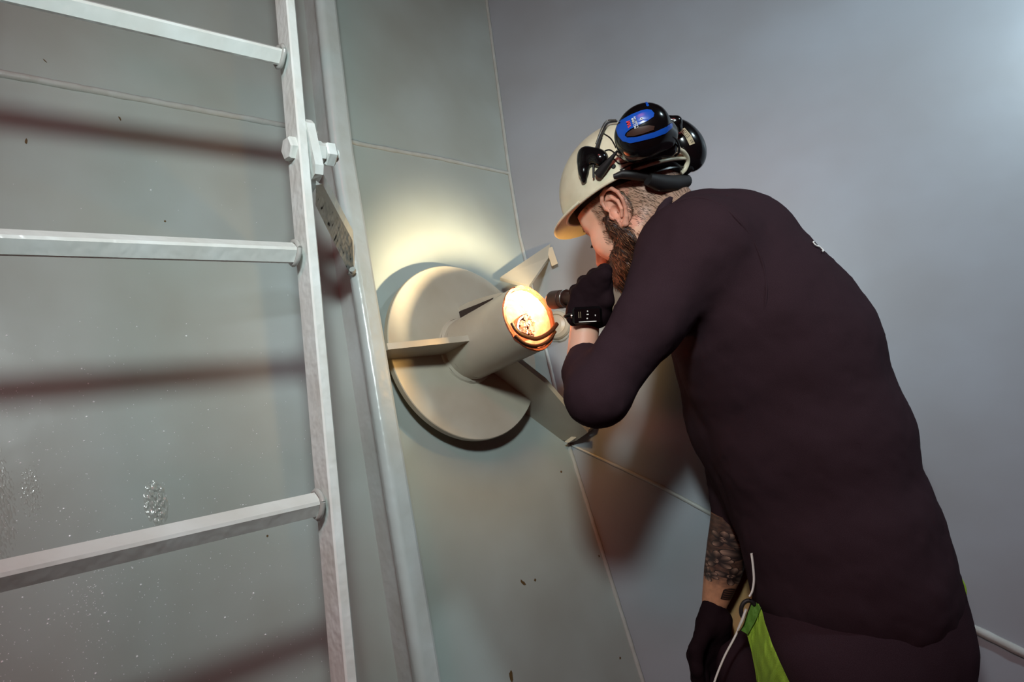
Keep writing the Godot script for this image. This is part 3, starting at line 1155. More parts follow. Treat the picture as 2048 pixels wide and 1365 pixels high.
func person() -> void:
	var lj := leg_joints()
	var base: Vector3 = w((lj[0][2] + lj[1][2]) * 0.5)
	base.y = 0.0
	var t := thing("person", "bearded man in a black sweatshirt bending to peer into the lit pipe", "person", base)
	# ---- body: head, ear, trunk, arms and legs in one mesh
	var body := buf()
	grid(hd(0, 0, 0) - Vector3.ONE * 0.19, hd(0, 0, 0) + Vector3(0.23, 0.24, 0.19), 0.003)
	ell(hd(-0.012, 0.045, 0), hb(), Vector3(0.099, 0.084, 0.077) * HS, 0.01)
	ell(hd(0.035, -0.018, 0), hb(), Vector3(0.058, 0.078, 0.060) * HS, 0.03)
	ell(hd(0.042, 0.045, 0), hb(), Vector3(0.052, 0.05, 0.060) * HS, 0.03)
	for s in [-1.0, 1.0]:
		cone(hd(0.002, -0.048, 0.053 * s), hd(0.078, -0.085, 0.008 * s), 0.021 * HS, 0.021 * HS, 0.025)
		ell(hd(0.066, -0.020, 0.040 * s), hb(), Vector3(0.022, 0.026, 0.020) * HS, 0.025)
		cone(hd(0.089, 0.024, 0.010 * s), hd(0.072, 0.026, 0.047 * s), 0.0085 * HS, 0.007 * HS, 0.018)
		ell(hd(0.094, 0.004, 0.031 * s), hb(), Vector3(0.016, 0.012, 0.017) * HS, 0.012, true)
		ell(hd(0.075, 0.003, 0.032 * s), hb(), Vector3(0.0135, 0.012, 0.0145) * HS, 0.004)
		cone(hd(0.0885, -0.0035, 0.022 * s), hd(0.079, -0.003, 0.043 * s), 0.0022 * HS, 0.0018 * HS, 0.003)
		ell(hd(0.100, -0.037, 0.0115 * s), hb(), Vector3(0.0095, 0.008, 0.007) * HS, 0.006)
		ell(hd(0.103, -0.0435, 0.0075 * s), hb(), Vector3(0.004, 0.004, 0.003) * HS, 0.003, true)
	cone(hd(0.089, 0.014, 0), hd(0.113, -0.031, 0), 0.0085 * HS, 0.0105 * HS, 0.012)
	ell(hd(0.115, -0.033, 0), hb(), Vector3(0.009, 0.0085, 0.010) * HS, 0.006)
	cone(hd(0.096, -0.058, -0.02), hd(0.096, -0.058, 0.02), 0.006 * HS, 0.006 * HS, 0.008)
	cone(hd(0.094, -0.070, -0.016), hd(0.094, -0.070, 0.016), 0.0065 * HS, 0.0065 * HS, 0.008)
	cone(hd(0.103, -0.0645, -0.022), hd(0.103, -0.0645, 0.022), 0.002, 0.002, 0.004, true)
	cone(hd(-0.03, -0.02, 0), lp(1395, 500, 1.30), 0.060 * HS, 0.070, 0.03)
	cone(hd(-0.012, -0.045, 0.055), lp(1310, 520, 1.25), 0.014, 0.016, 0.03)   # neck muscle behind the ear
	net(body, skin_tint)
	# ear on a finer grid
	grid(hd(-0.005, 0, 0.084) - Vector3.ONE * 0.05, hd(-0.005, 0, 0.084) + Vector3.ONE * 0.05, 0.0013)
	var eb := Basis(HF, HU, HL).rotated(HU, 0.0)
	ell(hd(-0.007, 0.002, 0.0755), eb, Vector3(0.0215, 0.033, 0.0062) * HS, 0.003)
	ell(hd(-0.004, 0.003, 0.0885), Basis(HF, HU, HL), Vector3(0.0175, 0.027, 0.0105) * HS, 0.002, true)
	var helix := [hd(0.006, 0.001, 0.081), hd(0.0125, 0.012, 0.080), hd(0.012, 0.025, 0.080), hd(0.003, 0.0345, 0.083), hd(-0.010, 0.0355, 0.087), hd(-0.021, 0.029, 0.090), hd(-0.0275, 0.016, 0.092), hd(-0.0275, 0.002, 0.091), hd(-0.022, -0.012, 0.088), hd(-0.014, -0.023, 0.085), hd(-0.004, -0.031, 0.082), hd(0.003, -0.029, 0.079), hd(0.006, -0.020, 0.077)]
	chain(helix, [0.0028, 0.0032, 0.0036, 0.0037, 0.0037, 0.0036, 0.0034, 0.0031, 0.0032, 0.0042, 0.0058, 0.0052, 0.004], 0.0015)
	chain([hd(0.002, 0.023, 0.080), hd(-0.010, 0.018, 0.0845), hd(-0.0165, 0.006, 0.0865), hd(-0.0145, -0.008, 0.0855), hd(-0.006, -0.0175, 0.0825)], [0.0022, 0.0030, 0.0034, 0.0032, 0.0028], 0.0018)
	ell(hd(0.0095, -0.006, 0.0805), eb, Vector3(0.0055, 0.0075, 0.005) * HS, 0.003)
	ell(hd(0.0005, -0.003, 0.082), Basis(HF, HU, HL), Vector3(0.0085, 0.0125, 0.011) * HS, 0.002, true)
	net(body, skin_tint)
	# trunk, arms, legs under the clothes
	grid(Vector3(0.03, -0.33, 0.88), Vector3(0.95, 1.45, 1.72), 0.017)
	torso_shape(-16)
	left_arm(-9)
	right_arm(-14)
	px_chain([[1405, 480, 1.30, 66], [1440, 530, 1.30, 80]], 0.03)
	px_chain([[1464, 1034, 1.39, 28], [1450, 1110, 1.39, 27], [1430, 1214, 1.385, 17], [1415, 1290, 1.385, 17]], 0.01)
	px_chain([[1700, 1180, 1.25, 165], [1705, 1270, 1.25, 165]], 0.03)
	for j in lj:
		chain([j[0], j[1], j[2]], [0.085, 0.055, 0.038], 0.03)
		cone(j[2], j[2] + vv * 0.05 + Vector3(-0.11, 0.0, 0.08), 0.034, 0.028, 0.02)
	net(body, skin_tint)
	body.tint = lin(214, 164, 140)
	var fa := []
	var fr := []
	for k in 9:
		var s := k / 8.0
		fa.append(w(lp(lerpf(1164, 1171, s), lerpf(712, 640, s), lerpf(1.19, 1.20, s))))
		fr.append(lerpf(30.0, 28.5, s) * 1.2 / FOCAL)
	tube(body, fa, fr, 24)
	put("body", body.mesh(), M.skin, t)
	# ---- clothes
	grid(Vector3(0.04, -0.36, 0.85), Vector3(0.95, 0.60, 1.74), 0.0105)
	torso_shape(0)
	left_arm(0)
	right_arm(0)
	px_cone([1672, 1060, 1.22, 174], [1696, 1145, 1.22, 184], 0.03)
	px_cone([1480, 600, 1.22, 150], [1420, 520, 1.2, 110], 0.05)
	px_chain([[1392, 440, 1.25, 60], [1356, 500, 1.20, 72], [1320, 562, 1.165, 62]], 0.03)
	ripple(0.0045, 9.0, 4)
	ripple(0.0025, 40.0, 5)
	var hem := lp(1722, 1180, 1.25)
	var shirt := buf()
	net(shirt)
	var sw := put("sweatshirt", shirt.mesh(), M.black_cloth, t)
	# collar ring, shoulder seam, cuffs
	var cb := buf()
	var cc := lp(1328, 474, 1.275)
	var cdir := Vector3(-0.36, 0.92, 0.05).normalized()
	var cax := Vector3(-0.80, -0.30, 0.42)
	cax = (cax - cdir * cax.dot(cdir)).normalized()
	var cside := cax.cross(cdir)
	var ring := []
	for k in 33:
		var an := TAU * k / 32
		ring.append(w(cc + cdir * (cos(an) * 0.088) + cside * (sin(an) * 0.070)))
	tube(cb, ring, 0.0095, 10, false)
	put("collar", cb.mesh(), M.black_cloth, t)
	var seam := buf()
	var sp := []
	for p in [[1345, 408], [1375, 398], [1405, 397], [1440, 410], [1475, 440], [1508, 485], [1528, 540], [1532, 600], [1515, 660]]: sp.append(w(sight(p[0], p[1])))
	tube(seam, smooth_path(sp, 5), 0.0022, 7)
	put("shoulder_seam", seam.mesh(), M.black_cloth, sw)
	# white letter printed on the back, right at the turn of the shoulder
	var best := Vector3.ZERO
	var bn := Vector3.ZERO
	var far := 1e9
	for k in shirt.v.size():
		var p := shirt.v[k] + base
		var d := (p - cam_at)
		var c := Vector3(d.dot(wd(Vector3(1, 0, 0))), d.dot(wd(Vector3(0, 1, 0))), d.dot(wd(Vector3(0, 0, 1))))
		var q := Vector2(c.x / c.z * FOCAL + 1024.0, c.y / c.z * FOCAL + 682.5)
		var facing := -shirt.n[k].dot(d.normalized())
		var e := q.distance_to(Vector2(1657, 480)) + (200.0 if facing < 0.20 else 0.0)
		if e < far:
			far = e; best = p; bn = shirt.n[k]
	var tm := TextMesh.new()
	tm.text = "S"
	var fo := SystemFont.new()
	fo.font_names = PackedStringArray(["Droid Sans"])
	tm.font = fo
	tm.font_size = 32
	tm.pixel_size = 0.0010
	tm.depth = 0.0012
	var letter := put("printed_letter", tm, M.white, sw)
	var ydir := wd(Vector3(-0.62, -0.78, 0.0))
	ydir = (ydir - bn * ydir.dot(bn)).normalized()
	letter.transform = Transform3D(Basis(ydir.cross(bn), ydir, bn), best - base + bn * 0.003)
	# ---- trousers and boots
	grid(Vector3(0.06, 0.28, 0.90), Vector3(0.95, 1.48, 1.72), 0.0135)
	px_chain([[1710, 1190, 1.25, 187], [1716, 1260, 1.25, 193], [1714, 1330, 1.25, 193]], 0.03)
	px_chain([[1568, 1290, 1.30, 78], [1548, 1350, 1.29, 112]], 0.03)
	for j in lj:
		chain([j[0], j[1], j[2]], [0.125, 0.085, 0.068], 0.05)
	ripple(0.005, 9.0, 7)
	var tr := buf()
	net(tr)
	var trousers := put("trousers", tr.mesh(), M.trouser, t)
	green_flap(t, trousers)
	for j in lj:
		var an: Vector3 = j[2]
		grid(an - Vector3.ONE * 0.26, an + Vector3.ONE * 0.26, 0.008)
		var fwd := (Vector3(-0.70, 0.0, 0.60))
		fwd = (fwd - vv * fwd.dot(vv)).normalized()
		var gy0: float = 1.25 - an.dot(vv)
		var sole := an + vv * (gy0 - 0.036)
		chain([an - vv * 0.06, an + vv * 0.02], [0.055, 0.052], 0.02)
		cone(sole - fwd * 0.05, sole + fwd * 0.15, 0.034, 0.034, 0.03)
		cone(an + vv * 0.01, sole + fwd * 0.10, 0.048, 0.036, 0.03)
		var bo := buf()
		net(bo)
		put("boot", bo.mesh(), M.black_rubber, t)
	gloves(t)
	beard(t, body)
	tattoo(t)

# the trousers' surface under a pixel (lens frame), for things that lie on them
func lying(px: float, py: float, gap: float) -> Vector3:
	var sum := 0.0
	for o in [[0, 0], [14, 0], [-14, 0], [0, 14], [0, -14]]:
		var z := 1.22
		var t := 0.9
		while t < 1.22:
			if field(lp(px + o[0], py + o[1], t)) < 0.0:
				z = t
				break
			t += 0.004
		sum += z
	return lp(px, py, sum / 5.0 - gap)

# a piece of cloth laid over the trousers, outlined in pixels
func cloth_on(b: Buf, outline: Array, gap: float, thick: float) -> void:
	var flat2 := PackedVector2Array()
	for p in outline: flat2.append(Vector2(p[0], p[1]))
	var tr := Geometry2D.triangulate_polygon(flat2)
	var tris := []
	for k in range(0, tr.size(), 3): tris.append([flat2[tr[k]], flat2[tr[k + 1]], flat2[tr[k + 2]]])
	for s in 3:
		var nxt := []
		for t in tris:
			var ab: Vector2 = (t[0] + t[1]) / 2; var bc: Vector2 = (t[1] + t[2]) / 2; var ca: Vector2 = (t[2] + t[0]) / 2
			nxt.append_array([[t[0], ab, ca], [ab, t[1], bc], [ca, bc, t[2]], [ab, bc, ca]])
		tris = nxt
	var memo := {}
	var pt := func(q: Vector2, g: float) -> Vector3:
		var key := Vector2i((q * 8.0).round())
		if not memo.has(key):
			memo[key] = lying(q.x, q.y, 0.0)
		var c: Vector3 = memo[key]
		return w(c * (1.0 - (g + 0.0022 * sin(q.x * 0.16 + q.y * 0.05) + 0.0012 * sin(q.x * 0.37 - q.y * 0.11)) / c.z))
	for t in tris:
		var id := []
		for q in t:
			var c: Vector3 = pt.call(q, gap)
			var dx: Vector3 = pt.call(q + Vector2(3, 0), gap) - c
			var dy: Vector3 = pt.call(q + Vector2(0, 3), gap) - c
			var nr := dx.cross(dy).normalized()
			if nr.dot(cam_at - c) < 0: nr = -nr
			id.append(b.vert(c, nr))
		b.face(id[0], id[1], id[2])
	for i in flat2.size():
		for k in 4:
			var u := flat2[i].lerp(flat2[(i + 1) % flat2.size()], k / 4.0)
			var v := flat2[i].lerp(flat2[(i + 1) % flat2.size()], (k + 1) / 4.0)
			var a0: Vector3 = pt.call(u, gap); var a1: Vector3 = pt.call(v, gap)
			var b0: Vector3 = pt.call(u, gap - thick); var b1: Vector3 = pt.call(v, gap - thick)
			b.quad(a0, a1, b1, b0, (a1 - a0).cross(b0 - a0).normalized())

func green_flap(t: Node3D, _trousers: Node3D) -> void:
	var b := buf()
	cloth_on(b, [[1508, 1211], [1517, 1208], [1524, 1222], [1530, 1246], [1544, 1288], [1560, 1325], [1584, 1376], [1600, 1410], [1520, 1410], [1510, 1340], [1502, 1300], [1495, 1274], [1490, 1262]], 0.014, 0.006)
	var g := put("hi_vis_pocket", b.mesh(), M.green, t)
	b = buf()
	cloth_on(b, [[1505, 1205], [1513, 1206], [1522, 1216], [1516, 1232], [1508, 1248], [1500, 1262], [1496, 1270], [1482, 1262], [1490, 1240], [1498, 1222]], 0.019, 0.006)
	put("pocket_binding", b.mesh(), M.green_dark, g)
	b = buf()
	var hp := []
	for p in [[1916, 1156], [1924, 1168], [1928, 1182], [1926, 1195], [1918, 1194]]: hp.append(at(p[0], p[1], 1.235))
	tube(b, smooth_path(hp, 4), 0.0045, 8)
	put("hi_vis_trim", b.mesh(), M.green, t)
	# white drawcord with its flat end
	b = buf()
	var cp := []
	for p in [[1503, 1108], [1506, 1130], [1508, 1160], [1505, 1182], [1499, 1194]]: cp.append(at(p[0], p[1], 1.19))
	tube(b, smooth_path(cp, 5), 0.0029, 8, true, 0.6)
	put("drawcord", b.mesh(), M.strip, t)
	b = buf()
	cp = []
	for p in [[1476, 1262], [1466, 1282], [1452, 1308], [1440, 1335], [1430, 1362], [1424, 1385], [1420, 1410]]: cp.append(w(lying(p[0], p[1], 0.012)))
	tube(b, smooth_path(cp, 5), 0.0034, 8, true, 0.55)
	tube(b, [w(lying(1492, 1220, 0.027)), w(lying(1486, 1238, 0.027)), w(lying(1476, 1260, 0.02))], [0.0058, 0.0068, 0.0052], 8, true, 0.4)
	put("drawcord", b.mesh(), M.strip, t)
	b = buf()
	cp = []
	for k in 13:
		var an := lerpf(-2.3, 0.9, k / 12.0)
		cp.append(w(lying(1497 + 15 * sin(an), 1222 - 20 * cos(an), 0.02)))
	tube(b, cp, 0.0038, 8)
	put("cord_loop", b.mesh(), M.black_rubber, t)

func gloves(t: Node3D) -> void:
	# left fist round the torch: back of the hand to the viewer, knuckles along the upper edge
	grid(lp(1175, 595, 1.20) - Vector3(0.075, 0.085, 0.085), lp(1175, 595, 1.20) + Vector3(0.075, 0.085, 0.085), 0.003)
	var wr := lp(1174, 632, 1.19)
	var kn := [[1207, 552, 1.155], [1190, 560, 1.165], [1172, 571, 1.178], [1157, 588, 1.19]]
	var pip := [[1209, 541, 1.185], [1189, 551, 1.197], [1168, 565, 1.21], [1152, 583, 1.22]]
	var dip := [[1200, 556, 1.222], [1182, 566, 1.232], [1163, 580, 1.243], [1150, 597, 1.248]]
	var tip := [[1194, 582, 1.226], [1178, 592, 1.234], [1162, 602, 1.242], [1150, 612, 1.246]]
	for i in 4:
		var a := lp(kn[i][0], kn[i][1], kn[i][2])
		cone(wr + Vector3((1.5 - i) * 0.011, 0, 0), a, 0.019, 0.0135, 0.012)
		chain([a, lp(pip[i][0], pip[i][1], pip[i][2]), lp(dip[i][0], dip[i][1], dip[i][2]), lp(tip[i][0], tip[i][1], tip[i][2])], [0.0125, 0.0118, 0.0105, 0.0095], 0.004)
	chain([lp(1196, 630, 1.19), lp(1213, 603, 1.165), lp(1213, 573, 1.17), lp(1212, 549, 1.185)], [0.017, 0.0125, 0.0105, 0.0095], 0.006)
	cone(lp(1160, 622, 1.195), lp(1200, 628, 1.185), 0.019, 0.018, 0.015)
	ripple(0.0012, 60.0, 3)
	var b := buf()
	net(b)
	put("glove", b.mesh(), M.glove, t)
	# right glove hanging by the thigh
	grid(lp(1412, 1290, 1.365) - Vector3(0.10, 0.12, 0.08), lp(1412, 1290, 1.365) + Vector3(0.10, 0.17, 0.08), 0.0036)
	var w2 := lp(1428, 1213, 1.38)
	px_cone([1427, 1212, 1.38, 23], [1421, 1250, 1.375, 29], 0.01)
	var k2 := [[1388, 1312, 1.35], [1401, 1328, 1.37], [1415, 1340, 1.385], [1430, 1345, 1.395]]
	for i in 4:
		var a := lp(k2[i][0], k2[i][1], k2[i][2])
		cone(w2 + vv * 0.028 + Vector3((i - 1.9) * 0.008, 0, 0), a, 0.019, 0.0155, 0.012)
		var p1 := a + vv * 0.040 + Vector3(-0.008 + 0.003 * i, 0, -0.006)
		var p2 := p1 + vv * 0.024 + Vector3(0.008, 0, 0.008)
		var p3 := p2 + vv * (0.016 - absf(i - 1.3) * 0.002) + Vector3(0.012, 0, 0.010)
		chain([a, p1, p2, p3], [0.0125, 0.0115, 0.0105, 0.0095], 0.004)
	chain([lp(1410, 1262, 1.355), lp(1392, 1300, 1.325), lp(1394, 1340, 1.315), lp(1402, 1372, 1.32)], [0.018, 0.0135, 0.011, 0.0098], 0.008)
	ripple(0.0014, 50.0, 8)
	b = buf()
	net(b)
	b.org = org
	put("glove", b.mesh(), M.glove, t)

func strands(b: Buf, src: Buf, count: int, inside: Callable, length: float, wide: float, comb: Callable, dark: Color, pale: Color, lift := 0.55) -> void:
	var n := src.v.size()
	var made := 0
	var tries := 0
	while made < count and tries < count * 60:
		tries += 1
		var k := rng.randi() % n
		var p := src.v[k] + src.org
		var dens: float = inside.call(p)
		if rng.randf() > dens:
			continue
		made += 1
		var nr := src.n[k]
		var d: Vector3 = comb.call(p)
		d = (d - nr * d.dot(nr)).normalized()
		d = (d + nr * rng.randf_range(0.15 * lift, lift) + Vector3(rng.randf_range(-1, 1), rng.randf_range(-1, 1), rng.randf_range(-1, 1)) * (0.1 + 0.33 * lift)).normalized()
		var jit := Vector3(rng.randf_range(-1, 1), rng.randf_range(-1, 1), rng.randf_range(-1, 1)) * 0.0028
		p += jit - nr * jit.dot(nr)
		var side := d.cross(nr).normalized()
		var ln := length * rng.randf_range(0.55, 1.25)
		var bend := (d - nr * 0.35 + wd(Vector3(0, 1, 0)) * 0.2).normalized()
		b.tint = dark.lerp(pale, pow(rng.randf(), 2.6))
		var q := p + d * ln * 0.55
		var e := q + bend * ln * 0.45
		var wv := side * wide
		var vn := (nr + side * 0.2).normalized()
		var a0 := b.vert(p - wv, vn); var a1 := b.vert(p + wv, vn)
		var b0 := b.vert(q - wv * 0.8, vn); var b1 := b.vert(q + wv * 0.8, vn)
		var c0 := b.vert(e, vn)
		b.face(a0, a1, b1); b.face(a0, b1, b0); b.face(b0, b1, c0)
	b.tint = Color.WHITE

func from_world(p: Vector3) -> Vector3:
	var d := p - cam_at
	return Vector3(d.dot(wd(Vector3(1, 0, 0))), d.dot(wd(Vector3(0, 1, 0))), d.dot(wd(Vector3(0, 0, 1))))

func beard(t: Node3D, body: Buf) -> void:
	grid(hd(0.05, -0.06, 0) - Vector3.ONE * 0.13, hd(0.05, -0.06, 0) + Vector3.ONE * 0.13, 0.003)
	for s in [-1.0, 1.0]:
		chain([hd(0.026, 0.002, 0.069 * s), hd(0.020, -0.022, 0.068 * s), hd(0.010, -0.046, 0.060 * s), hd(0.042, -0.074, 0.045 * s), hd(0.076, -0.088, 0.022 * s), hd(0.084, -0.09, 0.0)], [0.0065, 0.0125, 0.021, 0.0235, 0.024, 0.0245], 0.015)
		cone(hd(0.05, -0.055, 0.050 * s), hd(0.076, -0.066, 0.032 * s), 0.0145, 0.013, 0.015)
		chain([hd(0.104, -0.050, 0.003 * s), hd(0.097, -0.056, 0.018 * s), hd(0.084, -0.068, 0.030 * s)], [0.0055, 0.007, 0.0085], 0.006)
	cone(hd(0.082, -0.094, 0), hd(0.083, -0.108, 0), 0.021, 0.014, 0.015)
	ripple(0.0045, 70.0, 2)
	ripple(0.002, 170.0, 3)
	var b := buf()
	var dark := lin(48, 29, 22)
	var pale := lin(160, 112, 80)
	net(b, func(_p: Vector3) -> Color: return lin(52, 32, 24))
	var core := Buf.new()
	core.org = b.org
	core.v = b.v.duplicate(); core.n = b.n.duplicate()
	rng.seed = 41
	var down := wd(-HU * 0.8 - HF * 0.25)
	strands(b, core, 6500, func(p: Vector3) -> float: return 1.0, 0.015, 0.00055, func(p: Vector3) -> Vector3: return down, dark, pale)
	tag(put("beard", b.mesh(), M.hair, t), "", "", "", "stuff")
	# cropped hair at temple, sides and nape, and the brows
	b = buf()
	rng.seed = 43
	var back := wd(-HF * 0.6 - HU * 0.8)
	strands(b, body, 10000, func(p: Vector3) -> float:
		var q := hinv(from_world(p))
		if q.length() > 0.16 or q.y < -0.06 or (absf(q.z) > 0.0795 and q.y < 0.04): return 0.0
		return hairy(q) * 0.9, 0.0085, 0.0003, func(p: Vector3) -> Vector3: return back, lin(66, 46, 35), lin(150, 116, 90), 0.16)
	tag(put("hair", b.mesh(), M.hair, t), "", "", "", "stuff")
	for s in [-1.0, 1.0]:
		b = buf()
		rng.seed = 47
		var on_brow := func(p: Vector3) -> float:
			var q := hinv(from_world(p))
			var a := absf(q.z)
			return 1.0 if q.z * s > 0.0 and a > 0.010 and a < 0.050 and absf(q.y - 0.026 - 0.06 * (0.03 - absf(a - 0.03))) < 0.0045 and q.x > 0.06 else 0.0
		var sweep := func(_p: Vector3) -> Vector3: return wd(HL * s - HF * 0.3)
		strands(b, body, 260, on_brow, 0.009, 0.0004, sweep, dark, pale)
		tag(put("eyebrow", b.mesh(), M.hair, t), "", "", "", "stuff")
	for s in [-1.0, 1.0]:
		b = buf()
		b.tint = lin(30, 20, 18)
		for k in 9:
			var l: float = lerpf(0.022, 0.043, k / 8.0) * s
			var r := hd(0.0895 - 5.5 * pow(absf(l) - 0.03, 2) * 10.0, -0.004, l)
			tube(b, [w(r), w(r + HF * 0.007 - HU * 0.004), w(r + HF * 0.012 - HU * 0.004)], [0.0008, 0.0007, 0.0003], 4)
		tag(put("eyelashes", b.mesh(), M.hair, t), "", "", "", "stuff")

# inked sleeve on the hanging forearm: flowers, scrolls and an arched building
func tattoo(t: Node3D) -> void:
	var wv := 256
	var hv := 512
	var im := Image.create(wv, hv, false, Image.FORMAT_RGB8)
	var skin := Color8(186, 134, 100)
	var ns := FastNoiseLite.new()
	ns.seed = 6
	ns.frequency = 0.03
	for y in hv:
		for x in wv:
			var v := 0.92 + 0.12 * ns.get_noise_2d(x, y * 0.5)
			var c := skin * v
			var shade := smoothstep(0.80, 0.52, float(y) / hv + 0.05 * ns.get_noise_2d(x * 2.0 + 90.0, y))
			c = c.lerp(Color8(44, 31, 28), 0.92 * shade * (0.85 + 0.3 * ns.get_noise_2d(x * 1.5, y * 1.5 + 300)))
			im.set_pixel(x, y, c)
	# petals: overlapping rounded leaves, pale at one side and dark outlined
	rng.seed = 15
	var petals := []
	for fl in [[150, 80, 46], [160, 180, 62], [120, 265, 44], [185, 300, 40], [60, 90, 40], [50, 200, 44], [215, 120, 40], [225, 235, 40], [20, 300, 36], [240, 330, 30]]:
		for k in 7:
			var an := TAU * k / 7 + rng.randf()
			petals.append([fl[0] + cos(an) * fl[2] * 0.55, fl[1] + sin(an) * fl[2] * 0.7, fl[2] * 0.46, fl[2] * 0.28, an])
		for k in 4:
			petals.append([fl[0] + rng.randf_range(-6, 6), fl[1] + rng.randf_range(-6, 6), fl[2] * (0.30 - 0.05 * k), fl[2] * (0.25 - 0.045 * k), rng.randf() * TAU])
	for p in petals:
		var r := int(p[2] * 1.15)
		for yy in range(-r, r + 1):
			for xx in range(-r, r + 1):
				var q := Vector2(xx, yy * 0.75).rotated(-p[4])
				var u := Vector2(q.x / p[2], q.y / p[3])
				var d := u.length()
				if d > 1.0: continue
				var X := posmod(int(p[0]) + xx, wv)
				var Y := int(p[1]) + yy
				if Y < 0 or Y >= hv: continue
				var c := Color8(34, 25, 24) if d > 0.86 else Color8(34, 25, 23).lerp(Color8(186, 150, 126), clampf(0.38 + 0.5 * u.x - 0.35 * absf(u.y), 0.0, 1.0))
				im.set_pixel(X, Y, c)
	for a in [[40, 395, 26, 40], [170, 400, 24, 36], [105, 345, 18, 18]]:
		for yy in range(-a[3], a[3]):
			for xx in range(-a[2], a[2]):
				var top: float = -a[3] + a[2] * (1.0 - sqrt(maxf(0.0, 1.0 - pow(float(xx) / a[2], 2))))
				if yy < top: continue
				var edge: bool = absf(absf(xx) - a[2]) < 4 or yy < top + 5 or yy > a[3] - 5
				var bar := posmod(yy, 13) < 4
				im.set_pixel(posmod(a[0] + xx, wv), a[1] + yy, Color8(30, 21, 19) if edge else (Color8(92, 62, 46) if bar else Color8(44, 31, 27)))
	var m := StandardMaterial3D.new()
	m.albedo_texture = ImageTexture.create_from_image(im)
	m.roughness = 0.45
	m.subsurf_scatter_enabled = true
	m.subsurf_scatter_strength = 0.03
	var b := buf()
	var pts := [[1464, 1032, 41], [1461, 1060, 41], [1456, 1090, 40.5], [1451, 1120, 39], [1444, 1150, 36], [1436, 1180, 30], [1429, 1206, 25], [1427, 1216, 23]]
	var path := []
	var rad := []
	for p in pts:
		path.append(at(p[0], p[1], 1.385)); rad.append(p[2] * 1.385 / FOCAL)
	tube(b, path, rad, 36, true, 1.0, wd(Vector3(0, 0, -1)))
	# v runs along the arm in metres: bring it to one picture length
	var longest := 0.0
	for q in b.uv: longest = maxf(longest, q.y)
	for k in b.uv.size(): b.uv[k].y = b.uv[k].y / longest
	var o := put("tattooed_forearm", b.mesh(), m, t)
	tag(o, "forearm skin covered in dark flower and building tattoos")

# ---------------------------------------------------------------- hard hat with ear muffs, torch, watch, board
var EF := Vector3.ZERO      # helmet axes, lens frame
var EU := Vector3.ZERO
var EC := Vector3.ZERO
const ER := Vector3(0.130, 0.114, 0.110)    # half sizes: forward, up, sideways

func hel(px: float, py: float, lift := 0.0) -> Vector3:   # helmet surface along the line of sight (lens frame)
	var d := lp(px, py, 1.0)
	var r := ER + Vector3.ONE * lift
	var o := -EC
	var a := Vector3(d.dot(EF) / r.x, d.dot(EU) / r.y, d.dot(HL) / r.z)
	var c := Vector3(o.dot(EF) / r.x, o.dot(EU) / r.y, o.dot(HL) / r.z)
	var qa := a.dot(a); var qb := 2.0 * a.dot(c); var qc := c.dot(c) - 1.0
	var disc := qb * qb - 4.0 * qa * qc
	if disc < 0.0:
		return d * (-qb / (2.0 * qa))
	return d * ((-qb - sqrt(disc)) / (2.0 * qa))

func hel_n(p: Vector3) -> Vector3:
	var q := p - EC
	return (EF * (q.dot(EF) / (ER.x * ER.x)) + EU * (q.dot(EU) / (ER.y * ER.y)) + HL * (q.dot(HL) / (ER.z * ER.z))).normalized()

func hel_path(list: Array, lift: float, steps := 5) -> Array:
	var pts := []
	for p in list: pts.append(w(hel(p[0], p[1], lift)))
	return smooth_path(pts, steps)

func shell_pt(th: float, ph: float, grow: float) -> Vector3:
	return EC + EF * (cos(th) * cos(ph) * (ER.x + grow)) + HL * (sin(th) * cos(ph) * (ER.z + grow)) + EU * (sin(ph) * (ER.y + grow))

func grid_surface(b: Buf, pts: Array, flip_to: Vector3) -> void:   # rows of world points, smooth normals facing away from a world point
	var nrows := pts.size()
	var ncols: int = pts[0].size()
	var id := []
	for i in nrows:
		var row := []
		for j in ncols:
			var du: Vector3 = pts[mini(i + 1, nrows - 1)][j] - pts[maxi(i - 1, 0)][j]
			var dv: Vector3 = pts[i][mini(j + 1, ncols - 1)] - pts[i][maxi(j - 1, 0)]
			var nr := du.cross(dv)
			if nr.length() < 1e-12:
				nr = pts[i][j] - flip_to
			nr = nr.normalized()
			if nr.dot(pts[i][j] - flip_to) < 0.0: nr = -nr
			row.append(b.vert(pts[i][j], nr))
		id.append(row)
	for i in nrows - 1:
		for j in ncols - 1:
			b.face(id[i][j], id[i][j + 1], id[i + 1][j + 1])
			b.face(id[i][j], id[i + 1][j + 1], id[i + 1][j])

func cap_pts(list: Array, z: float, cx: float, cy: float) -> PackedVector2Array:
	var out := PackedVector2Array()
	for p in list: out.append(Vector2(p[0] - cx, p[1] - cy) * z / FOCAL)
	return out

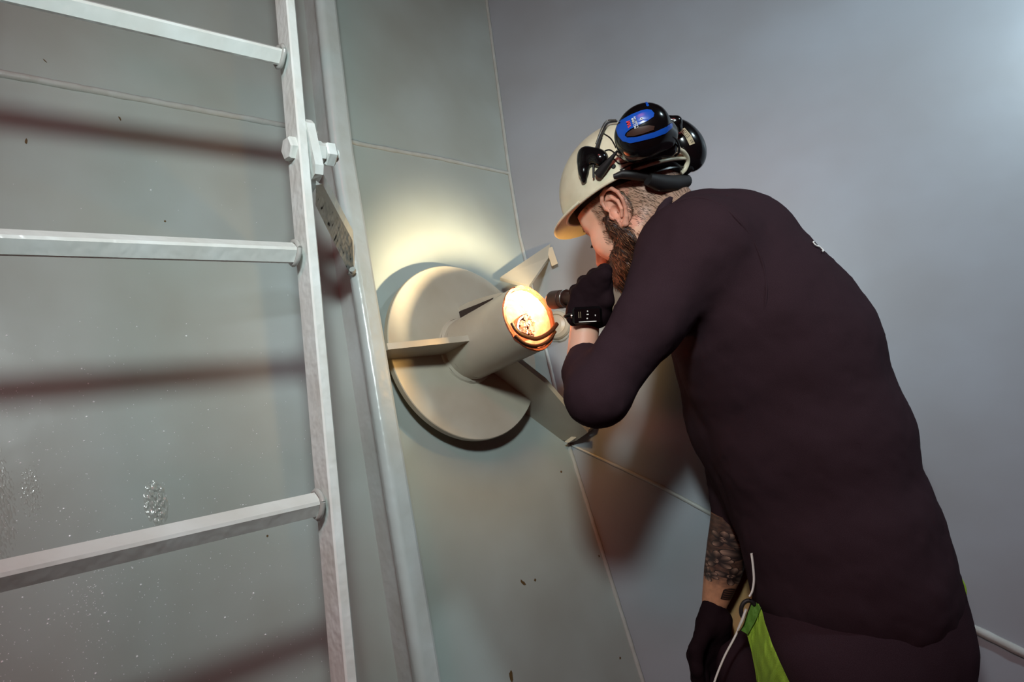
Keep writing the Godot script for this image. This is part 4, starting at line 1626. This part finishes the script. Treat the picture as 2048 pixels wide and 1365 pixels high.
func hard_hat() -> void:
	var tilt := deg_to_rad(8.0)
	EF = (HF * cos(tilt) + HU * sin(tilt)).normalized()
	EU = (HU * cos(tilt) - HF * sin(tilt)).normalized()
	EC = hd(-0.005, 0.05, 0.0)
	var t := thing("hard_hat", "off white vented hard hat with blue ear muffs folded up, worn by the man", "helmet", w(EC))
	# shell, outside and inside, with a rolled edge
	var b := buf()
	for g in [0.0, -0.0032]:
		var rows := []
		for i in 25:
			var row := []
			for j in 65:
				var th := TAU * j / 64
				var ph := lerpf(-0.10 - 0.10 * pow(maxf(0.0, -cos(th)), 2.0), PI / 2, i / 24.0)
				row.append(w(shell_pt(th, ph, g + 0.0016 * pow(maxf(0.0, cos(sin(th) * 4.2)), 8.0) * smoothstep(0.15, 0.5, ph))))
			rows.append(row)
		if g == 0.0:
			grid_surface(b, rows, w(EC))
		else:
			grid_surface(b, rows, w(EC))
	var shell := put("shell", b.mesh(), M.shell, t)
	b = buf()
	var edge := []
	for j in 65:
		var th := TAU * j / 64
		edge.append(w(shell_pt(th, -0.10 - 0.10 * pow(maxf(0.0, -cos(th)), 2.0), 0.0)))
	tube(b, edge, 0.0032, 8, false)
	put("shell_rim", b.mesh(), M.shell, t)
	# peak
	b = buf()
	var rim_out := []
	for layer in [0.0, -0.003]:
		var rows := []
		for i in 7:
			var row := []
			for j in 33:
				var th := lerpf(-1.25, 1.25, j / 32.0)
				var out := pow(maxf(0.0, cos(th * PI / 2 / 1.27)), 0.65)
				var s := i / 6.0
				var p := shell_pt(th, -0.08, 0.0)
				var radial := (EF * cos(th) + HL * sin(th) * 0.75).normalized()
				row.append(w(p + radial * (s * 0.033 * out) - EU * (s * 0.012 * out * (0.6 + 0.4 * s)) + EU * layer))
			rows.append(row)
			if i == 6 and layer == 0.0: rim_out = row
		grid_surface(b, rows, w(EC - EU * 0.2) if layer == 0.0 else w(EC + EU * 0.4))
	tube(b, rim_out, 0.0028, 8)
	put("peak", b.mesh(), M.shell, t)
	# moulded grooves and ribs on the shell side
	for g in [[[1208, 268], [1222, 278], [1232, 296]], [[1206, 304], [1220, 300], [1236, 312], [1246, 318]], [[1212, 330], [1226, 318], [1240, 328], [1262, 322]], [[1204, 276], [1199, 292], [1198, 306]], [[1240, 340], [1262, 330], [1290, 322], [1312, 314]]]:
		b = buf()
		tube(b, hel_path(g, 0.0006), 0.0013, 6)
		put("groove", b.mesh(), M.black, shell)
	for v in 9:
		b = buf()
		var th := 0.18
		var ph := lerpf(0.62, 1.42, v / 8.0)
		var p := shell_pt(th, ph, 0.0008)
		var nrm := hel_n(p)
		bx(b, w(p), frame_for(wd(nrm), wd(HL)), Vector3(0.0045, 0.0016, 0.0022), 0.0008)
		put("vent", b.mesh(), M.black, shell)
	b = buf()
	var hp := hel(1227, 333, 0.0005)
	lathe(b, w(hp), wd(hel_n(hp)), [Vector2(0.0042, 0.0), Vector2(0.003, 0.0012), Vector2(0, 0.0012)], 16)
	put("rivet_hole", b.mesh(), M.black, shell)
	# lamp and visor mount on the side
	b = buf()
	grid(hel(1182, 328) - Vector3.ONE * 0.05, hel(1182, 328) + Vector3.ONE * 0.05, 0.0022)
	for p in [[1178, 314, 15], [1170, 324, 13], [1194, 312, 12], [1202, 318, 11], [1168, 345, 8]]:
		ell(hel(p[0], p[1], 0.004), Basis.IDENTITY, Vector3.ONE * (p[2] * 1.55 / FOCAL), 0.008)
	cone(hel(1166, 338, 0.004), hel(1168, 361, 0.004), 0.0085, 0.0055, 0.006)
	cone(hel(1172, 310, 0.004), hel(1200, 318, 0.004), 0.015, 0.013, 0.006)
	net(b)
	put("visor_mount", b.mesh(), M.black_gloss, t)
	b = buf()
	tube(b, [w(hel(1197, 350, 0.006)), w(hel(1206, 338, 0.010)), w(hel(1222, 318, 0.016)), w(hel(1238, 298, 0.022))], [0.0085, 0.0078, 0.0042, 0.0012], 12)
	put("boom_clip", b.mesh(), M.black_rubber, t)
	b = buf()
	tube(b, hel_path([[1234, 243], [1216, 246], [1206, 262], [1196, 286], [1189, 306], [1187, 330], [1187, 356]], 0.007), 0.0019, 8)
	put("chin_cord", b.mesh(), M.black_rubber, t)
	b = buf()
	tube(b, hel_path([[1232, 240], [1214, 242], [1203, 258], [1192, 288]], 0.010), 0.0013, 8)
	put("wire_arm", b.mesh(), M.steel, t)
	# inner headband and nape strap
	b = buf()
	var rows2 := []
	for i in 5:
		var row := []
		for j in 65:
			var th := TAU * j / 64
			row.append(w(hd(-0.006, 0.034, 0.0) + EF * (cos(th) * 0.113) + HL * (sin(th) * 0.090) + EU * lerpf(0.001 - 0.018 * maxf(0.0, -cos(th)), 0.040, i / 4.0)))
		rows2.append(row)
	grid_surface(b, rows2, w(EC))
	put("headband", b.mesh(), M.black, t)
	b = buf()
	tube(b, [at(1228, 354, 1.20), at(1244, 349, 1.195), at(1270, 350, 1.195), at(1300, 356, 1.20)], [0.006, 0.010, 0.012, 0.010], 12, true, 0.7)
	put("side_strap", b.mesh(), M.black_rubber, t)
	b = buf()
	tube(b, [at(1296, 358, 1.19), at(1318, 366, 1.20), at(1345, 368, 1.225), at(1372, 362, 1.26)], [0.011, 0.0145, 0.0150, 0.012], 16)
	put("nape_ratchet", b.mesh(), M.black_rubber, t)
	b = buf()
	tube(b, [at(1300, 330, 1.20), at(1330, 322, 1.21), at(1350, 335, 1.23), at(1368, 352, 1.26)], [0.010, 0.013, 0.010, 0.008], 12, true, 0.7)
	tube(b, [at(1262, 338, 1.195), at(1290, 328, 1.195), at(1320, 318, 1.20)], [0.006, 0.009, 0.008], 12, true, 0.7)
	put("rear_strap", b.mesh(), M.black, t)
	# ear muffs folded up
	muff_near(t)
	muff_far(t)

func muff_near(t: Node3D) -> void:
	var z := 1.135
	var c := lp(1284, 267, z)
	var up := (-c).normalized()
	var e1 := (Vector3.RIGHT - up * up.x).normalized()
	var e2 := up.cross(e1)
	if e2.y < 0: e2 = -e2
	var ang := deg_to_rad(-27.0)
	var m1 := e1 * cos(ang) + e2 * sin(ang)
	var m2 := -e1 * sin(ang) + e2 * cos(ang)
	var ra := 0.0455
	var rb := 0.0405
	var rz := 0.030
	var cup := Node3D.new()
	cup.name = "ear_muff"
	t.add_child(cup, true)
	var b := buf()
	grid(c - Vector3.ONE * 0.075, c + Vector3.ONE * 0.075, 0.0026)
	ell(c, Basis(m1, m2, up), Vector3(ra, rb, rz), 0.004)
	ell(c + m1 * 0.007 - m2 * 0.006, Basis(m1, m2, up), Vector3(ra * 0.92, rb * 0.95, rz * 0.98), 0.006)
	cone(c - up * 0.022 + m2 * 0.012 - m1 * 0.020, c - up * 0.022 + m2 * 0.016 + m1 * 0.026, 0.028, 0.028, 0.012)
	net(b)
	put("cup", b.mesh(), M.black_gloss, cup)
	# blue cover with a dark teardrop window
	var o := w(c)
	var f1 := wd(e1); var f2 := wd(e2); var fu := wd(up)
	var hgt := func(p: Vector2) -> float:
		var s := 0.06
		for k in 40:
			var dd := field(c + e1 * p.x + e2 * p.y + up * s)
			if dd < 0.0002 or s < -0.01: break
			s -= clampf(dd * 0.9, 0.0002, 0.02)
		return s
	b = buf()
	var blue := [[1231, 257.7], [1233, 247.7], [1241.5, 240.8], [1261.5, 230.3], [1280, 223], [1291, 220.8], [1300, 222], [1306, 228.5], [1305, 235], [1292, 244], [1274, 252], [1260, 259], [1252, 266], [1250, 271], [1255, 275], [1274, 274], [1308, 264.6], [1331, 254.6], [1341, 247], [1344.6, 249], [1343.5, 256], [1331, 267], [1308, 275.4], [1277, 283], [1261.5, 286], [1246, 282], [1236, 271.5]]
	skin_pad(b, cap_pts(blue, z - rz * 0.75, 1284, 267), o, f1, f2, fu, hgt, 0.0018, 3)
	var cover := put("blue_cover", b.mesh(), M.blue, cup)
	tag(cover, "glossy blue outer cover of the near ear cup")
	b = buf()
	var win := [[1254, 272.5], [1254.5, 266], [1264, 259.5], [1279, 254.5], [1296, 251.5], [1308, 253], [1307, 260], [1287, 267], [1268, 272]]
	skin_pad(b, cap_pts(win, z - rz * 0.75, 1284, 267), o, f1, f2, fu, hgt, 0.0022, 3)
	put("dial", b.mesh(), M.brown_metal, cup)
	b = buf()
	var blue2 := [[1287, 206], [1291, 206], [1295, 214], [1293, 216], [1290, 215]]
	skin_pad(b, cap_pts(blue2, z - rz * 0.4, 1284, 267), o, f1, f2, fu, hgt, 0.0016, 2)
	put("seam_clip", b.mesh(), M.blue, cup)
	# print on the cover
	var words := [["3M", 1257.5, 249.5, 8.0, M.red], ["PELTOR", 1267.5, 248.0, 4.9, M.white], ["WS ALERT XPI", 1272.3, 247.0, 2.7, M.white], ["0", 1282, 238.8, 7.0, M.white]]
	for wd_ in words:
		var tm := TextMesh.new()
		tm.text = wd_[0]
		var fo := SystemFont.new()
		fo.font_names = PackedStringArray(["Droid Sans"])
		fo.font_weight = 700
		tm.font = fo
		tm.font_size = 32
		tm.depth = 0.0022
		var sc := (z - rz) / FOCAL
		tm.pixel_size = wd_[3] * sc / 32.0 * 1.25
		var o2 := put("printed_text", tm, wd_[4], cover)
		var q := Vector2(wd_[1] - 1284, wd_[2] - 267) * (z - rz * 0.75) / FOCAL
		var xd := (-f1 * 0.36 - f2 * 0.93).normalized()
		o2.transform = Transform3D(Basis(xd, fu.cross(xd), fu), o + f1 * q.x + f2 * q.y + fu * (hgt.call(q) + 0.0024) - org)
	# hinge and arm
	b = buf()
	tube(b, [at(1238, 314, 1.165), at(1262, 306, 1.15), at(1290, 300, 1.14), at(1322, 292, 1.15)], 0.0017, 8)
	put("wire_arm", b.mesh(), M.steel, cup)
	b = buf()
	grid(lp(1308, 296, 1.15) - Vector3.ONE * 0.05, lp(1308, 296, 1.15) + Vector3.ONE * 0.05, 0.0025)
	cone(lp(1272, 288, 1.125), lp(1326, 276, 1.125), 0.006, 0.008, 0.004)
	cone(lp(1270, 308, 1.165), lp(1335, 292, 1.165), 0.015, 0.017, 0.006)
	cone(lp(1332, 262, 1.16), lp(1336, 300, 1.17), 0.012, 0.012, 0.006)
	net(b)
	put("hinge", b.mesh(), M.black_gloss, cup)
	b = buf()
	tube(b, smooth_path([at(1327, 271, 1.12), at(1346, 274, 1.13), at(1356, 286, 1.15), at(1358, 304, 1.17), at(1350, 312, 1.18)], 5), 0.0019, 8)
	put("cable", b.mesh(), M.black_rubber, cup)
	b = buf()
	grid(lp(1345, 245, 1.17) - Vector3.ONE * 0.04, lp(1345, 245, 1.17) + Vector3.ONE * 0.04, 0.0025)
	cone(lp(1338, 240, 1.19), lp(1352, 244, 1.19), 0.008, 0.010, 0.004)
	cone(lp(1352, 244, 1.19), lp(1356, 256, 1.20), 0.010, 0.008, 0.004)
	cone(lp(1228, 240, 1.19), lp(1234, 244, 1.18), 0.006, 0.006, 0.004)
	net(b)
	put("pivot", b.mesh(), M.black_gloss, cup)

func muff_far(t: Node3D) -> void:
	var z := 1.255
	var c := lp(1367, 290, z)
	var up := (-c).normalized()
	var e1 := (Vector3.RIGHT - up * up.x).normalized()
	var e2 := up.cross(e1)
	if e2.y < 0: e2 = -e2
	var ang := deg_to_rad(58.0)
	var m1 := e1 * cos(ang) + e2 * sin(ang)
	var m2 := -e1 * sin(ang) + e2 * cos(ang)
	var cup := Node3D.new()
	cup.name = numbered("ear_muff", t)
	t.add_child(cup, true)
	var ra := 0.0495
	var rb := 0.0325
	var rz := 0.034
	var b := buf()
	grid(c - Vector3.ONE * 0.075, c + Vector3.ONE * 0.075, 0.0026)
	ell(c, Basis(m1, m2, up), Vector3(ra, rb, rz), 0.004)
	ell(c + m1 * 0.008, Basis(m1, m2, up), Vector3(ra * 0.85, rb * 1.04, rz), 0.008)
	net(b)
	put("cup", b.mesh(), M.black_gloss, cup)
	var hgt := func(p: Vector2) -> float:
		var s := 0.06
		for k in 40:
			var dd := field(c + e1 * p.x + e2 * p.y + up * s)
			if dd < 0.0002 or s < -0.01: break
			s -= clampf(dd * 0.9, 0.0002, 0.02)
		return s
	var o := w(c)
	var zz := z - rz * 0.8
	b = buf()
	skin_pad(b, cap_pts([[1355.5, 262], [1366, 257], [1380, 272], [1388, 287], [1378, 291], [1368, 273]], zz, 1366, 290), o, wd(e1), wd(e2), wd(up), hgt, 0.0006, 3)
	var lab := put("rating_label", b.mesh(), M.tan_label, cup)
	tag(lab, "small tan rating label with printed lines on the far ear cup")
	var rowsl := [[1360, 262, 1374, 278], [1363.5, 261, 1376, 276], [1366.5, 260.5, 1378, 274.5]]
	for r in rowsl:
		for k in 4:
			b = buf()
			var a := Vector2(r[0], r[1]).lerp(Vector2(r[2], r[3]), k / 4.0)
			var q := Vector2(r[0], r[1]).lerp(Vector2(r[2], r[3]), k / 4.0 + 0.19)
			var sd := (q - a).normalized().orthogonal() * 0.55
			var line := []
			for p in [a + sd, q + sd, q - sd, a - sd]: line.append([p.x, p.y])
			skin_pad(b, cap_pts(line, zz, 1366, 290), o, wd(e1), wd(e2), wd(up), hgt, 0.0008, 1)
			put("printed_line", b.mesh(), M.ink, lab)
	var tm := TextMesh.new()
	tm.text = "CE"
	var fo := SystemFont.new()
	fo.font_names = PackedStringArray(["Droid Sans"])
	tm.font = fo
	tm.font_size = 32
	tm.depth = 0.0008
	tm.pixel_size = 6.5 * zz / FOCAL / 32.0
	var o2 := put("printed_text", tm, M.ink, lab)
	var qq := Vector2(1381.5 - 1366, 283 - 290) * zz / FOCAL
	var xd := (wd(e1) * 0.55 + wd(e2) * 0.83).normalized()
	o2.transform = Transform3D(Basis(xd, wd(up).cross(xd), wd(up)), o + wd(e1) * qq.x + wd(e2) * qq.y + wd(up) * (hgt.call(qq) + 0.0012) - org)
	b = buf()
	tube(b, smooth_path([at(1352, 262, 1.23), at(1346, 282, 1.24), at(1352, 306, 1.25), at(1372, 330, 1.26), at(1378, 340, 1.26)], 5), 0.0045, 8)
	put("cushion_edge", b.mesh(), M.black_rubber, cup)
	b = buf()
	tube(b, [at(1370, 344, 1.25), at(1384, 334, 1.24)], [0.007, 0.006], 10)
	put("pivot", b.mesh(), M.black, cup)
	# pale rear lip of the shell showing between the cups
	b = buf()
	tube(b, smooth_path([at(1338, 303, 1.19), at(1358, 300, 1.20), at(1370, 308, 1.215), at(1375, 322, 1.23), at(1370, 338, 1.235), at(1362, 346, 1.235)], 5), 0.0045, 10, true, 0.8)
	put("rear_lip", b.mesh(), M.shell, t)

func flashlight() -> void:
	var ring := at(1134, 597.5, 1.243)
	var d := wd(Vector3(-0.598, 0.022, 0.864)).normalized()
	var tail := ring - d * 0.05
	var t := thing("flashlight", "dark metal flashlight gripped in the raised black glove, shining into the pipe", "flashlight", tail)
	var b := buf()
	lathe(b, tail, d, [Vector2(0, 0), Vector2(0.0105, 0.0), Vector2(0.0115, 0.002), Vector2(0.0115, 0.046), Vector2(0.012, 0.0505)], 28)
	put("barrel", b.mesh(), M.brown_metal, t)
	b = buf()
	lathe(b, ring, d, [Vector2(0.011, 0.0015), Vector2(0.0155, 0.0008), Vector2(0.0168, 0.0018), Vector2(0.0168, 0.004), Vector2(0.0160, 0.005), Vector2(0.0160, 0.0125), Vector2(0.0168, 0.0135), Vector2(0.0168, 0.0395), Vector2(0.0158, 0.042), Vector2(0.0142, 0.042), Vector2(0.0138, 0.0395)], 36)
	put("head", b.mesh(), M.brown_metal, t)
	b = buf()
	var loop := []
	var f := frame_for(d)
	for k in 33: loop.append(ring + d * 0.0016 + (f.x * cos(TAU * k / 32) + f.z * sin(TAU * k / 32)) * 0.0163)
	tube(b, loop, 0.0008, 6, false)
	put("ring", b.mesh(), M.steel, t)
	b = buf()
	lathe(b, ring, d, [Vector2(0.0138, 0.0395), Vector2(0.0, 0.0398)], 28)
	var gl := flat(Color(1, 0.95, 0.85), 0.3)
	gl.emission_enabled = true
	gl.emission = Color(1.0, 0.9, 0.72)
	gl.emission_energy_multiplier = 6.0
	put("lit_lens", b.mesh(), gl, t)
	torch_light.position = ring + d * 0.0435
	torch_light.look_at_from_position(torch_light.position, torch_light.position + d, Vector3.UP)
	spill_light.position = ring + d * 0.0445
	spill_light.look_at_from_position(spill_light.position, spill_light.position + d, Vector3.UP)
	b = buf()
	plate(b, [ring + d * 0.014 + f.x * 0.0169, ring + d * 0.022 + f.x * 0.0169 + f.z * 0.002, ring + d * 0.022 + f.x * 0.0169 - f.z * 0.002], f.x * 0.0003)
	put("switch_mark", b.mesh(), M.tan_label, t)

func wristwatch() -> void:
	var c := lp(1174, 631, 1.160)
	var up := (-c + Vector3(0.03, 0.14, 0)).normalized()
	var e1 := (Vector3(1.0, -0.06, 0.0) - up * up.dot(Vector3(1.0, -0.06, 0.0))).normalized()
	var e2 := up.cross(e1)
	var bs := Basis(wd(e1), wd(e2), wd(up))
	var t := thing("wristwatch", "black square smartwatch on the wrist below the raised glove", "watch", w(c))
	var b := buf()
	bx(b, w(c), bs, Vector3(0.0245, 0.0145, 0.0055), 0.0045)
	put("case", b.mesh(), M.black_gloss, t)
	b = buf()
	bx(b, w(c + up * 0.0053), bs, Vector3(0.0215, 0.0118, 0.0007), 0.0006)
	var scr := put("screen", b.mesh(), M.black_gloss, t)
	var sgn := -1.0 if e2.y > 0 else 1.0
	for g in [[0.001, 0.0075, 0.0010, 0.0010], [0.001, 0.002, 0.0016, 0.0009], [0.0, -0.0045, 0.0011, 0.0011], [-0.0135, 0.002, 0.0004, 0.005], [-0.0105, 0.002, 0.0003, 0.005], [0.0135, 0.0, 0.0008, 0.0012], [0.0005, -0.0098, 0.0145, 0.0006]]:
		b = buf()
		bx(b, w(c + up * 0.0062 + e1 * g[0] - e2 * (sgn * -g[1])), bs, Vector3(g[2], g[3], 0.0002), 0.0001)
		put("screen_mark", b.mesh(), M.strip if g[2] > 0.0006 else M.tan_label, scr)
	b = buf()
	var ring := []
	var wc := lp(1172, 637, 1.192)
	var ad := Vector3(0.10, -0.96, 0.15).normalized()
	var s1 := (Vector3.RIGHT - ad * ad.x).normalized()
	var s2 := s1.cross(ad)
	for k in 33:
		var an := TAU * k / 32
		ring.append(w(wc + s1 * (cos(an) * 0.0315) + s2 * (sin(an) * 0.0285)))
	tube(b, ring, 0.0075, 8, false, 0.3, wd(ad))
	put("strap", b.mesh(), M.black_rubber, t)
	b = buf()
	lathe(b, w(c - e1 * 0.0245), wd(-e1), [Vector2(0.0035, 0.0), Vector2(0.0035, 0.002), Vector2(0.0, 0.0024)], 14)
	put("crown", b.mesh(), M.steel, t)

func board() -> void:
	# flat tan panel set behind the hanging glove
	var z := 1.415
	var c := at(1480, 1190, z)
	var t := thing("tan_panel", "flat tan panel at the hip, showing between tattooed forearm and dark trousers", "panel", c)
	var b := buf()
	var outline := []
	for p in [[1446, 1078], [1495, 1062], [1512, 1075], [1516, 1262], [1478, 1285], [1460, 1284], [1456, 1262], [1452, 1240], [1430, 1232], [1424, 1180]]: outline.append(at(p[0], p[1], z))
	plate(b, outline, wd(Vector3(0, 0, 0.004)))
	put("sheet", b.mesh(), M.tan_matte, t)
